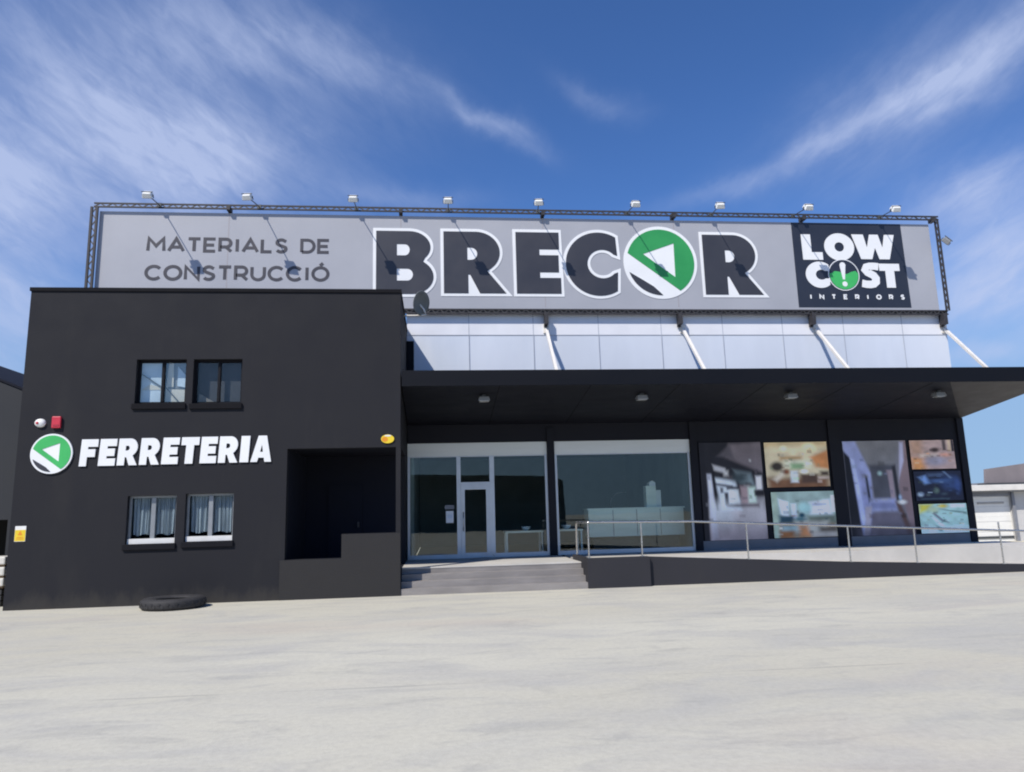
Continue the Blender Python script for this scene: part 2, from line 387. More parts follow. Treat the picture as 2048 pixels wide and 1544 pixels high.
# ------------------------------------------------------------------ black block
blk = thing('hardware_building', (-5.1, 0, 0), 'black rendered two-storey block with four small windows and a dark porch', 'building')
WU = [(-6.97, -5.84, 4.56, 5.62), (-5.68, -4.56, 4.55, 5.62)]
WL = [(-6.98, -5.91, 1.35, 2.43), (-5.71, -4.64, 1.37, 2.45)]
PORCH = [(-3.46, -2.18, .89, 3.45), (-2.18, -.93, 1.44, 3.45)]
wl = MB()
wl.wall(XL, XR, -.2, ZT - .085, 0, .25, WU + WL + PORCH)
# right side wall with its open porch side
sd = MB().wall(.25, 12, -.2, ZT - .085, 0, .109, [(.2501, 2.6, FL, 3.45)])
sd.turn(Matrix(((0, -1, 0, XR), (1, 0, 0, 0), (0, 0, 1, 0), (0, 0, 0, 1))))
wl.v, wl.f, wl.smooth = wl.v, wl.f, wl.smooth
wl.add(sd.v, sd.f)
wl.box(XL, XL + .25, .25, 12, -.2, ZT - .085)
wl.box(XL + .25, XR - .109, 11.75, 12, -.2, ZT - .085)
wl.build('wall', M['black_render'], blk)
MB().box(XL + .25, XR - .109, .25, 11.75, 6.7, 6.95).build('roof', M['gravel_roof'], blk)
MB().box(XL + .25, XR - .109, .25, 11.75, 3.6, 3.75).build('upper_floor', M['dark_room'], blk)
cap = MB().box(XL - .025, XR + .025, -.03, .28, ZT - .085, ZT).box(XL - .025, XL + .28, .28, 12.02, ZT - .085, ZT).box(XR - .15, XR + .025, .28, 12.02, ZT - .085, ZT)
cap.build('parapet_cap', M['cap'], blk)
# porch lining: back wall with a door, left wall, floor
pl = MB().box(-3.66, XR - .109, 2.6, 2.75, 0, 3.55).box(-3.66, -3.46, .25, 2.6, 0, 3.55).box(-3.46, XR - .109, .25, 2.6, 3.45, 3.55)
pl.build('porch_lining', M['porch_dark'], blk)
MB().box(-3.46, XR - .109, .25, 2.6, FL - .15, FL).build('porch_floor', M['black_wall'], blk)
pd = MB().box(-2.85, -1.95, 2.55, 2.597, FL, 2.68).build('porch_door', M['porch_dark'], blk)
MB().box(-2.08, -2.03, 2.50, 2.548, 1.55, 1.7).build('handle', M['steel_dark'], pd)
lw = MB().prism([(-3.56, -.2), (XR - .003, -.2), (XR - .003, 1.435), (-2.175, 1.435), (-2.175, .885), (-3.56, .885)], -.03, .003)
lw.build('porch_parapet', mat('porch_parapet', (.0185, .0178, .0190), .8, .12, 1.4, .3, 50), blk)
def window(r, glassm, frame_m, label=None, t=.055, sill=True, silver=False):
    x0, x1, z0, z1 = r; xm = (x0 + x1) / 2
    y0, y1 = .13, .20
    f = MB()
    f.box(x0, x1, y0, y1, z1 - t, z1).box(x0, x1, y0, y1, z0, z0 + t)
    f.box(x0, x0 + t, y0, y1, z0 + t, z1 - t).box(x1 - t, x1, y0, y1, z0 + t, z1 - t)
    mw = .048 if silver else t * .55
    f.box(xm - mw, xm + mw, y0 - .012, y1, z0 + t, z1 - t)
    fo = f.build('window', frame_m, blk, .004)
    if label: fo['label'] = label
    MB().box(x0 + t, xm - t * .55, .16, .166, z0 + t, z1 - t).box(xm + t * .55, x1 - t, .168, .174, z0 + t, z1 - t).build('pane', glassm, fo)
    s = MB().box(x0 - .045, x1 + .03, -.05, .13, z0 - .13, z0 - .001)
    s.build('sill', M['cap'] if not silver else M['win_dark'], fo, .006)
    if silver: MB().box(x0 + .02, x1 - .02, .06, .1285, z0 + .001, z0 + .115).build('inner_sill', M['white_sill'], fo)
    return fo
fa = window(WU[0], M['film_glass'], M['win_dark'], 'upper window with bright reflecting panes')
fb = window(WU[1], M['win_glass'], M['win_dark'], 'upper window with dark grey panes')
fc = window(WL[0], M['clear_glass'], M['silver'], 'lower window with drawn grey strip curtain', .05, silver=True)
fd = window(WL[1], M['clear_glass'], M['silver'], 'lower window with drawn grey strip curtain', .05, silver=True)
# struts and boards added behind the upper panes to imitate their bright reflections
a = MB().bar((-7.0, .235, 5.36), (-6.50, .235, 5.02), .06, .02)
a.build('inner_strut', M['ink'], fa)
MB().bar((-6.36, .235, 4.98), (-6.08, .235, 4.66), .05, .02).build('inner_strut', M['ink'], fa)
MB().box(-6.95, -6.44, .262, .268, 4.60, 5.60).build('inner_panel', M['pale_blue'], fa)
MB().prism([(-6.12, 5.02), (-5.88, 4.98), (-5.88, 5.22), (-6.12, 5.5)], .272, .278).build('inner_panel', M['pale_blue'], fa)
MB().prism([(-6.37, 5.0), (-6.20, 5.0), (-6.22, 5.6), (-6.32, 5.6)], .262, .268).build('inner_board', M['cream'], fa)
MB().prism([(-6.92, 4.93), (-6.46, 4.93), (-6.46, 5.0), (-6.75, 5.06)], .252, .258).build('inner_board', M['cream'], fa)
MB().prism([(-6.37, 4.6), (-5.88, 4.6), (-5.88, 4.93), (-6.37, 4.95)], .262, .268).build('inner_board', M['cream'], fa)
MB().box(-6.37, -5.86, .30, .31, 4.96, 5.62).build('inner_screen', M['plinth'], fa)
MB().prism([(-5.62, 4.6), (-5.2, 4.6), (-5.38, 4.70), (-5.6, 4.84)], .262, .268).build('inner_board', M['cream'], fb)
MB().box(-5.64, -4.58, .32, .33, 4.57, 5.62).build('inner_screen', M['plinth'], fb)
for fo, r in ((fc, WL[0]), (fd, WL[1])):
    x0, x1, z0, z1 = r; vs = []; fs = []; n = 150; mrow = 12
    ph = random.random() * 6
    for j in range(mrow + 1):
        h = j / mrow
        for i in range(n + 1):
            q = i / n
            x = x0 + .05 + (x1 - x0 - .1) * q + .02 * math.sin(q * 9 + ph) * h
            y = .232 + .034 * math.sin(q * 62 + ph + 1.6 * math.sin(q * 9)) * (.5 + .5 * h) + .014 * math.sin(q * 141 + ph)
            vs.append((x, y, z1 - .045 - h * (z1 - z0 - .07 - (.17 + .02 * math.sin(q * 19 + ph)))))
    for j in range(mrow):
        for i in range(n): k = j * (n + 1) + i; fs.append((k, k + 1, k + n + 2, k + n + 1))
    MB().add(vs, fs, True).build('curtain', M['curtain'], fo)

# ------------------------------------------------------------------ showroom
shw = thing('showroom_building', (8, W, 0), 'long single-storey showroom with white upper wall, black canopy and glazed entrance', 'building')
zg1 = 3.90
G1, G2 = (-.80, 3.31, FL, zg1), (3.53, 7.70, FL, zg1)
fr_ = MB().wall(-.80, XE, -.2, 5.0, W, W + .3, [G1[:2] + (FL, zg1), G2[:2] + (FL, zg1)])
fr_.box(XE - .3, XE, W + .3, W + 26, -.2, 5.0)
fr_.build('wall', M['black_wall'], shw)
# pilasters standing 4 cm proud between the bays
for x0, x1 in ((7.70, 7.90), (12.14, 12.55), (16.46, XE + .02)):
    MB().box(x0, x1, W - .07, W - .001, FL - .1, 4.43).build('pilaster', M['black_wall'], shw, .005)
MB().box(3.31, 3.53, W - .05, W - .001, FL - .1, 4.3).build('pilaster', M['black_wall'], shw, .005)
up_ = MB().box(-.815, XE - .06, W + .02, W + 26, 5.0, 8.0)
up_.build('upper_wall', M['white_clad'], shw)
MB().box(-.80, XE - .055, W + .005, W + .019, 7.17, 7.98).build('upper_band', M['white_top'], shw)
for x in (1.05, 3.02, 5.05, 7.04, 9.03, 11.0, 13.05, 15.06): MB().box(x - .010, x + .010, W - .001, W + .0045, 5.32, 7.97).build('panel_joint', M['seam'], shw)
MB().box(-.80, XE - .06, W + .0095, W + .0185, 7.155, 7.168).build('panel_joint', M['seam'], shw)
# black downpipe strip at the inner corner with the block
MB().box(-.81, -.60, W - .14, W - .003, 5.32, 6.95).build('corner_trim', M['fascia'], shw, .01)
# canopy: wedge that is thin at its front and deep at the wall
CF, CW, CT = 4.933, 4.43, 5.312
cn = MB().xprism([(0.004, CF), (W - .004, CW), (W - .004, CT - .02), (0.02, CT - .02), (.004, CT - .02)], XR + .03, XE)
cano = cn.build('canopy', M['soffit'], shw)
fs_ = MB().box(XR + .03, XE + .02, -.02, .0035, CF - .01, CT).box(XE + .001, XE + .02, .0036, W, CT - .16, CT)
fs_.build('fascia', M['fascia'], cano)
# brighter light on the soffit's end bay, painted as a lighter brown-grey triangle
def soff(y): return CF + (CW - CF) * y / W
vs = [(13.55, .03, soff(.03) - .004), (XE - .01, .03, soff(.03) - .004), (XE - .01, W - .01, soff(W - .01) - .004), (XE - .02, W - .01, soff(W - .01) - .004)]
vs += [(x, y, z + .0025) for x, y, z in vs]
MB().add(vs, [(0, 1, 2, 3), (7, 6, 5, 4), (0, 4, 5, 1), (1, 5, 6, 2), (2, 6, 7, 3), (3, 7, 4, 0)]).build('soffit_lit_patch', M['soffit_lit'], cano)
for x in (1.6, 3.9, 6.2, 8.5, 10.8, 13.1): MB().bar((x, .05, soff(.05) - .003), (x, W - .05, soff(W - .05) - .003), .02, .004).build('soffit_joint', M['cap'], cano)
# white tie rods from the wall down to the canopy
for x in (3.42, 7.73, 12.1, 16.5):
    r = MB().bar((x, W - .02, 7.36), (x, 1.83, CT - .03), .085, .085)
    r.box(x - .09, x + .09, W - .03, W + .018, 7.22, 7.5)
    r.build('tie_rod', M['white_steel'], shw, .006)
# plinth under the posters
MB().box(7.91, 12.13, W - .035, W - .001, FL - .05, .85).box(12.56, 16.45, W - .035, W - .001, FL - .05, .85).build('plinth', M['plinth'], shw)
# interior room
rm = MB().box(-.8, 7.95, 12.5, 12.7, FL, 4.3).box(7.95, 8.1, W + .31, 12.7, FL, 4.3).box(-.81, -.62, W + .31, 12.5, FL, 4.3)
rm.build('inner_wall', M['room_wall'], shw)
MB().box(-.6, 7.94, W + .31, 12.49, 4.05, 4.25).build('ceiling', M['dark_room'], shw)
MB().box(-.6, 7.94, W + .301, 12.49, FL - .1, FL + .004).build('inner_floor', M['room_floor'], shw)
# glazing: aluminium frames, header band, panes, door
def glazing(x0, x1, mull, label):
    f = MB(); y0, y1 = W + .03, W + .11; zb = 3.52; t = .075
    f.box(x0, x0 + t, y0, y1, FL, zb).box(x1 - t, x1, y0, y1, FL, zb)
    f.box(x0 + t, x1 - t, y0, y1, FL, FL + .12).box(x0 + t, x1 - t, y0 + .002, y1, zb - .03, zb)
    for mx, mw in mull: f.box(mx - mw / 2, mx + mw / 2, y0 + .003, y1, FL + .12, zb - .03)
    o = f.build('glazing_frame', M['alu'], shw, .004); o['label'] = label
    hb = MB().box(x0, x1, y0 - .01, y1 + .05, zb + .001, zg1)
    hb.build('header_band', M['alu_band'], o, .005)
    return o
ga = glazing(-.80, 3.31, [(.68, .12), (1.655, .14)], 'entrance glazing with a door in the middle')
gb = glazing(3.53, 7.70, [], 'wide single-pane display window')
yg = W + .07
MB().box(-.725, .62, yg, yg + .012, .70, 3.49).box(1.725, 3.235, yg + .001, yg + .013, .70, 3.49).box(.74, 1.585, yg + .002, yg + .014, 2.75, 3.49).build('pane', M['shop_glass'], ga)
MB().box(3.605, 7.625, yg, yg + .012, .70, 3.49).build('pane', M['shop_glass'], gb)
dr = MB(); d0, d1 = .742, 1.583
dr.box(d0, d0 + .11, W + .02, W + .10, FL + .005, 2.68).box(d1 - .11, d1, W + .02, W + .10, FL + .005, 2.68)
dr.box(d0 + .11, d1 - .11, W + .02, W + .10, 2.53, 2.68).box(d0 + .11, d1 - .11, W + .02, W + .10, FL + .005, .73)
dr.box(d0 - .06, d1 + .07, W + .015, W + .105, 2.683, 2.75)
dro = dr.build('door', M['alu'], shw, .004)
MB().box(d0 + .11, d1 - .11, yg, yg + .012, .73, 2.53).build('door_pane', M['shop_glass'], dro)
MB().tube([(d0 + .06, W + .02, 1.35), (d0 + .06, W - .05, 1.38), (d0 + .06, W - .05, 1.86), (d0 + .06, W + .02, 1.89)], .014, 8).build('handle', M['inox'], dro)

# things inside the showroom
ctr = thing('kitchen_counter', (6.2, 5.1, FL), 'pale green kitchen island on show behind the wide window', 'counter')
MB().box(4.68, 7.70, 4.8, 5.5, 1.03, 1.85).build('cabinet', M['counter'], ctr, .01)
MB().box(4.64, 7.74, 4.76, 5.54, 1.851, 1.90).build('worktop', M['counter'], ctr, .008)
MB().box(4.85, 7.55, 4.98, 5.4, FL + .004, 1.029).build('toe_kick', M['ink'], ctr)
for x in (5.45, 6.2, 6.95): MB().box(x - .008, x + .008, 4.792, 4.7995, 1.05, 1.84).build('door_joint', M['plinth'], ctr)
hd = thing('cooker_hood', (6.8, 5.1, 1.90), 'pale upright hood column rising above the kitchen island', 'hood')
MB().box(6.58, 6.90, 4.95, 5.25, 1.901, 2.56).build('column', M['counter'], hd, .01)
MB().prism([(6.70, 2.561), (6.90, 2.561), (6.90, 2.66), (6.8, 2.72), (6.70, 2.66)], 4.97, 5.23).build('cap', M['paper'], hd)
MB().box(6.901, 7.06, 4.97, 5.23, 1.901, 2.42).build('side_panel', M['alu_band'], hd, .01)
ft = MB().tube([(5.44, 5.0, 1.90)] + [(5.44 + .40 * (1 - math.cos(a)), 5.0, 2.08 + .30 * math.sin(a)) for a in [i * 1.75 / 12 for i in range(13)]], .022, 8)
tag(ft.build('arc_faucet', M['ink']), 'thin dark arched faucet standing on the kitchen island', 'faucet')
def table(x0, x1, y0, z1, label):
    tb = thing('display_table', ((x0 + x1) / 2, y0, FL), label, 'table', 'tables behind the entrance glazing')
    MB().box(x0, x1, y0 - .35, y0 + .35, z1 - .05, z1).build('table_top', M['counter'], tb, .006)
    for x in (x0 + .05, x1 - .05):
        for y in (y0 - .3, y0 + .3): MB().box(x - .025, x + .025, y - .025, y + .025, FL + .005, z1 - .051).build('leg', M['alu'], tb)
    return tb
table(2.06, 3.22, 4.75, 1.29, 'low pale table behind the pane right of the door')
table(3.64, 4.42, 4.8, 1.30, 'low pale table at the left edge of the wide display window')
def bowl(x, y, z, r, label):
    b = MB().lathe([(.3 * r, 0), (.75 * r, .25 * r), (r, .8 * r), (.93 * r, .8 * r), (.68 * r, .3 * r), (0.001, .12 * r)], (x, y, z), 20)
    tag(b.build('bowl', M['paper']), label, 'bowl', 'bowls on the showroom tables')
bowl(2.72, 4.7, 1.292, .15, 'white bowl on the low table right of the door')
bowl(3.96, 4.75, 1.302, .16, 'white bowl on the low table at the edge of the wide window')
pp = thing('door_notice', (.41, W + .06, 1.76), 'small white notice stuck on the glass left of the door', 'notice')
MB().box(.30, .52, W + .062, W + .0685, 1.59, 1.93).build('sheet', M['paper'], pp)
MB().box(.345, .475, W + .058, W + .0615, 1.72, 1.83).build('print', M['pale_blue'], pp)
MB().box(.27, .54, W + .063, W + .069, 1.98, 2.1).build('sticker', M['grey_strip'], pp)

# ------------------------------------------------------------------ posters
def poster(name, x0, x1, z0, z1, bg, layers, label, n=110):
    asp = (x1 - x0) / (z1 - z0)
    nx = max(20, int(n * min(1, asp))); nz = max(20, int(n * min(1, 1 / asp)))
    U, V = np.meshgrid(np.linspace(0, 1, nx + 1), np.linspace(0, 1, nz + 1))       # v runs downwards
    col = np.ones(U.shape + (3,)) * np.array(lin(bg))
    rng = np.random.RandomState(len(label))
    # the crowd of small furnishings every interior photo has
    pal = [L[2] for L in layers]; extra = []
    for _ in range(22):
        cu, cv = rng.uniform(.08, .95), np.clip(rng.normal(.52, .2), .05, .97)
        f_ = rng.uniform(.45, 1.25); cc = tuple(min(250, q * f_) for q in pal[rng.randint(len(pal))])
        ww, hh = rng.uniform(.012, .05), rng.uniform(.008, .04) * (1 if asp > .9 else .6)
        extra.append(('p', [(cu - ww, cv - hh), (cu + ww, cv - hh * .8), (cu + ww, cv + hh), (cu - ww, cv + hh * .9)], cc, .012, .45))
    for L in list(layers) + extra:
        kind, pts, c, soft = L[0], L[1], np.array(lin(L[2])), L[3]
        if kind == 'p':
            d = np.full(U.shape, 1e9); P = pts; k = len(P)
            area = sum(P[i][0] * P[(i + 1) % k][1] - P[(i + 1) % k][0] * P[i][1] for i in range(k)); sg = 1 if area > 0 else -1
            for i in range(k):
                (ax, ay), (bx, by) = P[i], P[(i + 1) % k]; ln = math.hypot(bx - ax, by - ay) + 1e-9
                d = np.minimum(d, sg * ((bx - ax) * (V - ay) - (by - ay) * (U - ax)) / ln)
        else:
            (cx, cy_), (rx, ry) = pts
            d = (1 - np.sqrt(((U - cx) / rx) ** 2 + ((V - cy_) / ry) ** 2)) * min(rx, ry)
        a_ = np.clip(d / soft * .5 + .5, 0, 1); a_ = a_ * a_ * (3 - 2 * a_)
        if len(L) > 4: a_ = a_ * L[4]
        col = col * (1 - a_[..., None]) + c * a_[..., None]
    g0 = rng.rand(12, 12); ii = (V * 10.99).astype(int); jj = (U * 10.99).astype(int)
    fu, fv = U * 10.99 - jj, V * 10.99 - ii
    gn = g0[ii, jj] * (1 - fu) * (1 - fv) + g0[ii, jj + 1] * fu * (1 - fv) + g0[ii + 1, jj] * (1 - fu) * fv + g0[ii + 1, jj + 1] * fu * fv
    g1 = rng.rand(*U.shape)
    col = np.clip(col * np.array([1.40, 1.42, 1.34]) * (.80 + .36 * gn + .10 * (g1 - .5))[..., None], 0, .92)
    y = W - .03
    verts = [(x0 + (x1 - x0) * U[j, i], y, z1 - (z1 - z0) * V[j, i]) for j in range(nz + 1) for i in range(nx + 1)]
    faces = [(j * (nx + 1) + i, (j + 1) * (nx + 1) + i, (j + 1) * (nx + 1) + i + 1, j * (nx + 1) + i + 1) for j in range(nz) for i in range(nx)]
    root = thing(name, ((x0 + x1) / 2, W - .005, z0), label, 'poster', 'interior photo posters on the black wall')
    me = bpy.data.meshes.new('print'); off = root.location
    me.from_pydata([tuple(Vector(p) - off) for p in verts], [], faces)
    at = me.color_attributes.new('Col', 'FLOAT_COLOR', 'POINT')
    at.data.foreach_set('color', np.concatenate([col.reshape(-1, 3), np.ones(((nx + 1) * (nz + 1), 1))], 1).astype(np.float32).ravel())
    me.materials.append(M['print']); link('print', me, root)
    MB().box(x0 - .01, x1 + .01, y + .004, W - .002, z0 - .01, z1 + .01).build('backing', M['cap'], root)
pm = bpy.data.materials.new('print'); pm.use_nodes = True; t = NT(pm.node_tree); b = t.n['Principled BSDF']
at = t.new('ShaderNodeAttribute', attribute_name='Col'); t.put(b.inputs['Base Color'], at.outputs['Color']); t.put(b.inputs['Emission Color'], at.outputs['Color']); b.inputs['Emission Strength'].default_value = .16   # slight glow added to the prints to brighten them under the canopy
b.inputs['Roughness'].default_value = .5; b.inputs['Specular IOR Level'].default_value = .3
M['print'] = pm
rect = lambda a, b_, c, d: [(a, b_), (c, b_), (c, d), (a, d)]
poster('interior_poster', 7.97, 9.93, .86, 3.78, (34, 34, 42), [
    ('p', rect(0, .72, 1, 1.1), (168, 160, 172), .08), ('p', [(.1, .62), (1, .58), (1, .9), (.1, .9)], (175, 172, 182), .08),
    ('p', [(.48, .02), (1.05, .0), (1.05, .34), (.42, .16)], (104, 97, 106), .03), ('p', [(.30, .14), (.50, .02), (.56, .18)], (84, 80, 90), .03),
    ('p', [(.10, .33), (.17, .33), (.22, .98), (.12, 1.0)], (196, 200, 222), .025),
    ('p', [(.22, .37), (.55, .40), (.62, .70), (.30, .70)], (205, 215, 232), .03), ('p', [(.2, .23), (.40, .27), (.40, .32), (.22, .29)], (165, 165, 175), .02),
    ('p', [(.22, .42), (.5, .45), (.5, .475), (.22, .44)], (60, 60, 74), .02), ('p', rect(.40, .46, .62, .49), (50, 50, 62), .02),
    ('p', [(.55, .30), (.8, .33), (.85, .45), (.62, .42)], (120, 135, 145), .04), ('e', ((.62, .37), (.12, .05)), (58, 70, 78), .04),
    ('p', rect(.37, .30, .44, .35), (185, 185, 190), .03), ('p', rect(.36, .52, .42, .65), (40, 40, 50), .02),
    ('p', rect(.30, .47, .34, .52), (70, 70, 80), .02), ('p', rect(.46, .5, .58, .63), (215, 220, 228), .03), ('p', rect(.62, .46, .76, .64), (160, 140, 148), .03),
    ('p', rect(.74, .47, .86, .63), (190, 212, 206), .03), ('p', rect(.88, .36, .97, .50), (222, 222, 236), .025), ('p', rect(.84, .50, 1, .56), (36, 34, 42), .02),
    ('p', [(.17, .3), (.22, .3), (.25, .70), (.22, .70)], (24, 24, 32), .015), ('p', rect(.38, .64, .9, .67), (86, 78, 86), .03),
    ('e', ((.30, .74), (.16, .12)), (200, 208, 222), .10, .7), ('p', rect(.0, .85, 1, 1.1), (128, 118, 126), .15, .7), ('p', rect(-.1, 0, .09, 1.1), (30, 30, 38), .02)],
    'tall grey poster of a hall interior right of the wide window')
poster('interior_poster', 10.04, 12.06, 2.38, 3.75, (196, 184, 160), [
    ('p', rect(0, .0, 1, .1), (196, 170, 130), .1), ('e', ((.5, .22), (.45, .14)), (214, 202, 176), .1),
    ('e', ((.72, .13), (.1, .1)), (240, 226, 190), .06), ('e', ((.30, .14), (.05, .06)), (244, 236, 210), .04), ('p', [(.72, .34), (1.02, .18), (1.02, .62), (.80, .56)], (190, 128, 84), .05),
    ('p', rect(.24, .32, .58, .40), (176, 142, 104), .05), ('e', ((.18, .54), (.10, .10)), (60, 54, 50), .05), ('p', rect(.30, .40, .70, .58), (206, 208, 190), .06),
    ('p', rect(.40, .48, .60, .60), (136, 168, 132), .05), ('p', rect(0, .78, 1, 1.1), (118, 84, 64), .10), ('p', [(.1, .82), (.28, .62), (.32, .68), (.16, .88)], (206, 196, 186), .05),
    ('p', rect(.38, .64, .50, .90), (196, 204, 216), .03), ('e', ((.60, .66), (.06, .05)), (246, 240, 228), .03), ('p', rect(.54, .72, .82, .92), (76, 58, 52), .05),
    ('p', rect(.86, .66, 1, .76), (58, 46, 44), .05), ('p', rect(.82, .78, 1, .83), (176, 160, 156), .03), ('e', ((.32, .66), (.05, .06)), (120, 72, 52), .04)],
    'warm orange and cream poster of a kitchen, above the blue living room poster')
poster('interior_poster', 10.13, 12.14, .87, 2.24, (150, 172, 172), [
    ('p', rect(0, .66, 1, 1.1), (132, 118, 104), .06), ('p', rect(0, 0, .09, 1.1), (158, 178, 168), .03), ('p', [(.11, .15), (.26, .22), (.26, .56), (.13, .5)], (218, 230, 252), .03),
    ('p', rect(.30, .26, .38, .58), (212, 224, 248), .03), ('p', [(.60, .24), (.92, .18), (.94, .52), (.60, .50)], (216, 222, 242), .05), ('p', rect(.64, .27, .86, .31), (150, 160, 190), .04),
    ('e', ((.52, .36), (.10, .12)), (160, 200, 206), .06), ('p', rect(.10, .52, .34, .68), (38, 66, 84), .05), ('e', ((.46, .52), (.045, .05)), (24, 62, 84), .03), ('p', rect(.36, .56, .50, .66), (46, 92, 108), .06),
    ('p', rect(.55, .54, 1, .70), (98, 108, 102), .06), ('p', rect(.34, .66, .86, .9), (170, 170, 168), .07), ('p', [(.40, .72), (.52, .72), (.58, .98), (.42, .98)], (186, 130, 92), .06),
    ('p', rect(.10, .86, .30, 1.0), (140, 94, 62), .06), ('p', rect(.14, .74, .36, .84), (140, 168, 180), .06), ('p', rect(.95, .1, 1, .46), (240, 240, 250), .03), ('p', rect(.72, .78, 1, .92), (90, 84, 80), .06), ('p', rect(.6, .9, 1, 1), (172, 168, 168), .06)],
    'pale blue poster of a living room, below the orange kitchen poster')
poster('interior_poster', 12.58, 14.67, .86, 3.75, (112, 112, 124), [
    ('p', [(.18, .0), (.92, .0), (.76, .30), (.36, .28)], (112, 112, 120), .03), ('p', [(.0, .0), (.20, .0), (.40, .35), (.38, 1.0), (.08, 1.0)], (142, 150, 196), .03),
    ('p', [(.0, .10), (.10, .18), (.18, 1.02), (.0, 1.02)], (22, 24, 34), .02), ('p', [(.10, .18), (.16, .20), (.27, 1.0), (.20, 1.0)], (170, 180, 226), .02), ('p', [(.22, .30), (.32, .34), (.36, .95), (.28, .98)], (128, 134, 178), .03),
    ('p', [(.30, .36), (.34, .38), (.36, .64), (.32, .66)], (44, 48, 62), .015), ('p', [(.40, .30), (.70, .30), (.68, .62), (.42, .62)], (74, 76, 88), .02), ('p', [(.38, .26), (.78, .26), (.76, .33), (.40, .32)], (70, 72, 84), .03),
    ('e', ((.54, .35), (.03, .02)), (160, 190, 196), .02), ('p', [(.66, .32), (.74, .32), (.74, .62), (.68, .62)], (142, 128, 142), .02), ('p', [(.74, .28), (.80, .26), (.82, .64), (.76, .64)], (40, 40, 50), .02),
    ('p', [(.92, .0), (1.02, .0), (1.02, 1.0), (.95, .98), (.82, .5)], (128, 110, 118), .03), ('p', [(.90, .02), (.96, .02), (.94, .22), (.84, .40)], (168, 168, 200), .02), ('p', [(.34, .62), (.74, .62), (.76, .76), (.32, .76)], (140, 146, 186), .03), ('p', [(.36, .66), (.72, .66), (.74, .72), (.34, .72)], (116, 122, 164), .02),
    ('p', [(.36, .76), (.76, .76), (.96, 1.0), (.28, 1.0)], (100, 96, 112), .03), ('p', [(.26, .70), (.36, .70), (.28, 1.0), (.20, 1.0)], (160, 156, 176), .02), ('p', [(.74, .66), (.82, .68), (.98, 1.0), (.88, 1.0)], (86, 66, 66), .03),
    ('e', ((.85, .66), (.05, .018)), (230, 234, 240), .02), ('e', ((.82, .61), (.02, .025)), (150, 172, 206), .02), ('p', rect(.1, .92, 1, 1.1), (64, 62, 76), .08, .7)],
    'tall blue-grey poster of a corridor right of the middle pilaster')
poster('interior_poster', 14.80, 16.28, 2.84, 3.74, (176, 152, 152), [
    ('p', rect(0, 0, .28, .5), (178, 144, 128), .10), ('p', rect(.0, .6, .30, 1.1), (206, 146, 96), .12), ('p', rect(.2, .48, .6, .6), (200, 180, 172), .06), ('e', ((.56, .34), (.10, .08)), (66, 54, 54), .05),
    ('p', rect(.74, .0, .82, .36), (84, 74, 76), .03), ('p', rect(.86, .0, .94, .40), (204, 180, 160), .03), ('p', rect(.94, .0, 1, .40), (46, 44, 54), .02), ('e', ((.55, .72), (.24, .16)), (150, 146, 166), .12), ('e', ((.78, .52), (.10, .06)), (206, 150, 134), .06)],
    'small orange-pink poster, topmost of the three beside the right end pilaster')
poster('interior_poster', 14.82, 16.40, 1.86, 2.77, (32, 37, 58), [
    ('p', [(.10, .2), (.24, .14), (.32, .40), (.22, .44)], (112, 146, 206), .06), ('p', [(.30, .08), (.62, .08), (.62, .16), (.30, .18)], (70, 86, 118), .06), ('e', ((.75, .40), (.20, .24)), (48, 66, 108), .12), ('p', [(.62, .02), (.66, .02), (.80, .24), (.76, .26)], (96, 116, 150), .03),
    ('e', ((.52, .34), (.2, .06)), (66, 92, 140), .06), ('e', ((.10, .78), (.05, .06)), (176, 196, 220), .05), ('e', ((.44, .66), (.05, .08)), (96, 116, 112), .05), ('e', ((.26, .80), (.04, .04)), (74, 84, 90), .04), ('p', rect(.1, .92, .7, .95), (60, 78, 92), .03), ('e', ((.6, .78), (.06, .04)), (56, 70, 84), .04), ('e', ((.9, .5), (.05, .2)), (54, 76, 130), .06)],
    'small dark blue poster, middle one of the three beside the right end pilaster')
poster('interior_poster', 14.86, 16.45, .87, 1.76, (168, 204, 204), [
    ('p', [(.0, .0), (.30, .0), (.20, .2), (.0, .32)], (196, 190, 82), .08), ('e', ((.50, .08), (.09, .06)), (206, 184, 80), .05), ('p', rect(.66, .02, .96, .14), (214, 230, 230), .04), ('p', [(.40, .17), (.98, .30), (.98, .37), (.6, .25)], (104, 134, 134), .03),
    ('p', [(.26, .32), (.32, .30), (.52, .62), (.46, .62)], (110, 112, 130), .03), ('p', [(.22, .44), (.28, .42), (.50, .76), (.42, .78)], (208, 232, 238), .03), ('e', ((.52, .58), (.05, .05)), (92, 122, 124), .03), ('p', rect(0, .78, 1, 1.1), (196, 222, 230), .10), ('p', [(.3, .72), (.42, .8), (.46, .96), (.38, .94)], (120, 150, 156), .04), ('e', ((.3, .2), (.1, .1)), (170, 186, 160), .08)],
    'small pale turquoise poster, lowest of the three beside the right end pilaster')

# ------------------------------------------------------------------ steps, platform, ramp
st = thing('entrance_steps', (1.4, .4, 0), 'broad grey tiled steps up to the glazed entrance', 'steps')
nst = 4; rise = FL / nst; run = .25
for i in range(nst - 1):
    MB().box(XR + .004, 3.60, i * run, (i + 1) * run + (.001 if i < nst - 2 else -.002), -.1 + i * .01, (i + 1) * rise).build('step', M['step_tile'], st, .004)
y0 = (nst - 1) * run
MB().box(XR + .004, 3.60, y0, W - .003, -.1, FL - .036).build('base', M['step_tile'], st)
MB().box(XR + .004, 3.60, y0 - .012, W - .001, FL - .035, FL).build('landing', M['deck'], st, .004)
rp = thing('access_ramp', (9, .1, 0), 'black sided concrete ramp sloping down to the right along the posters', 'ramp')
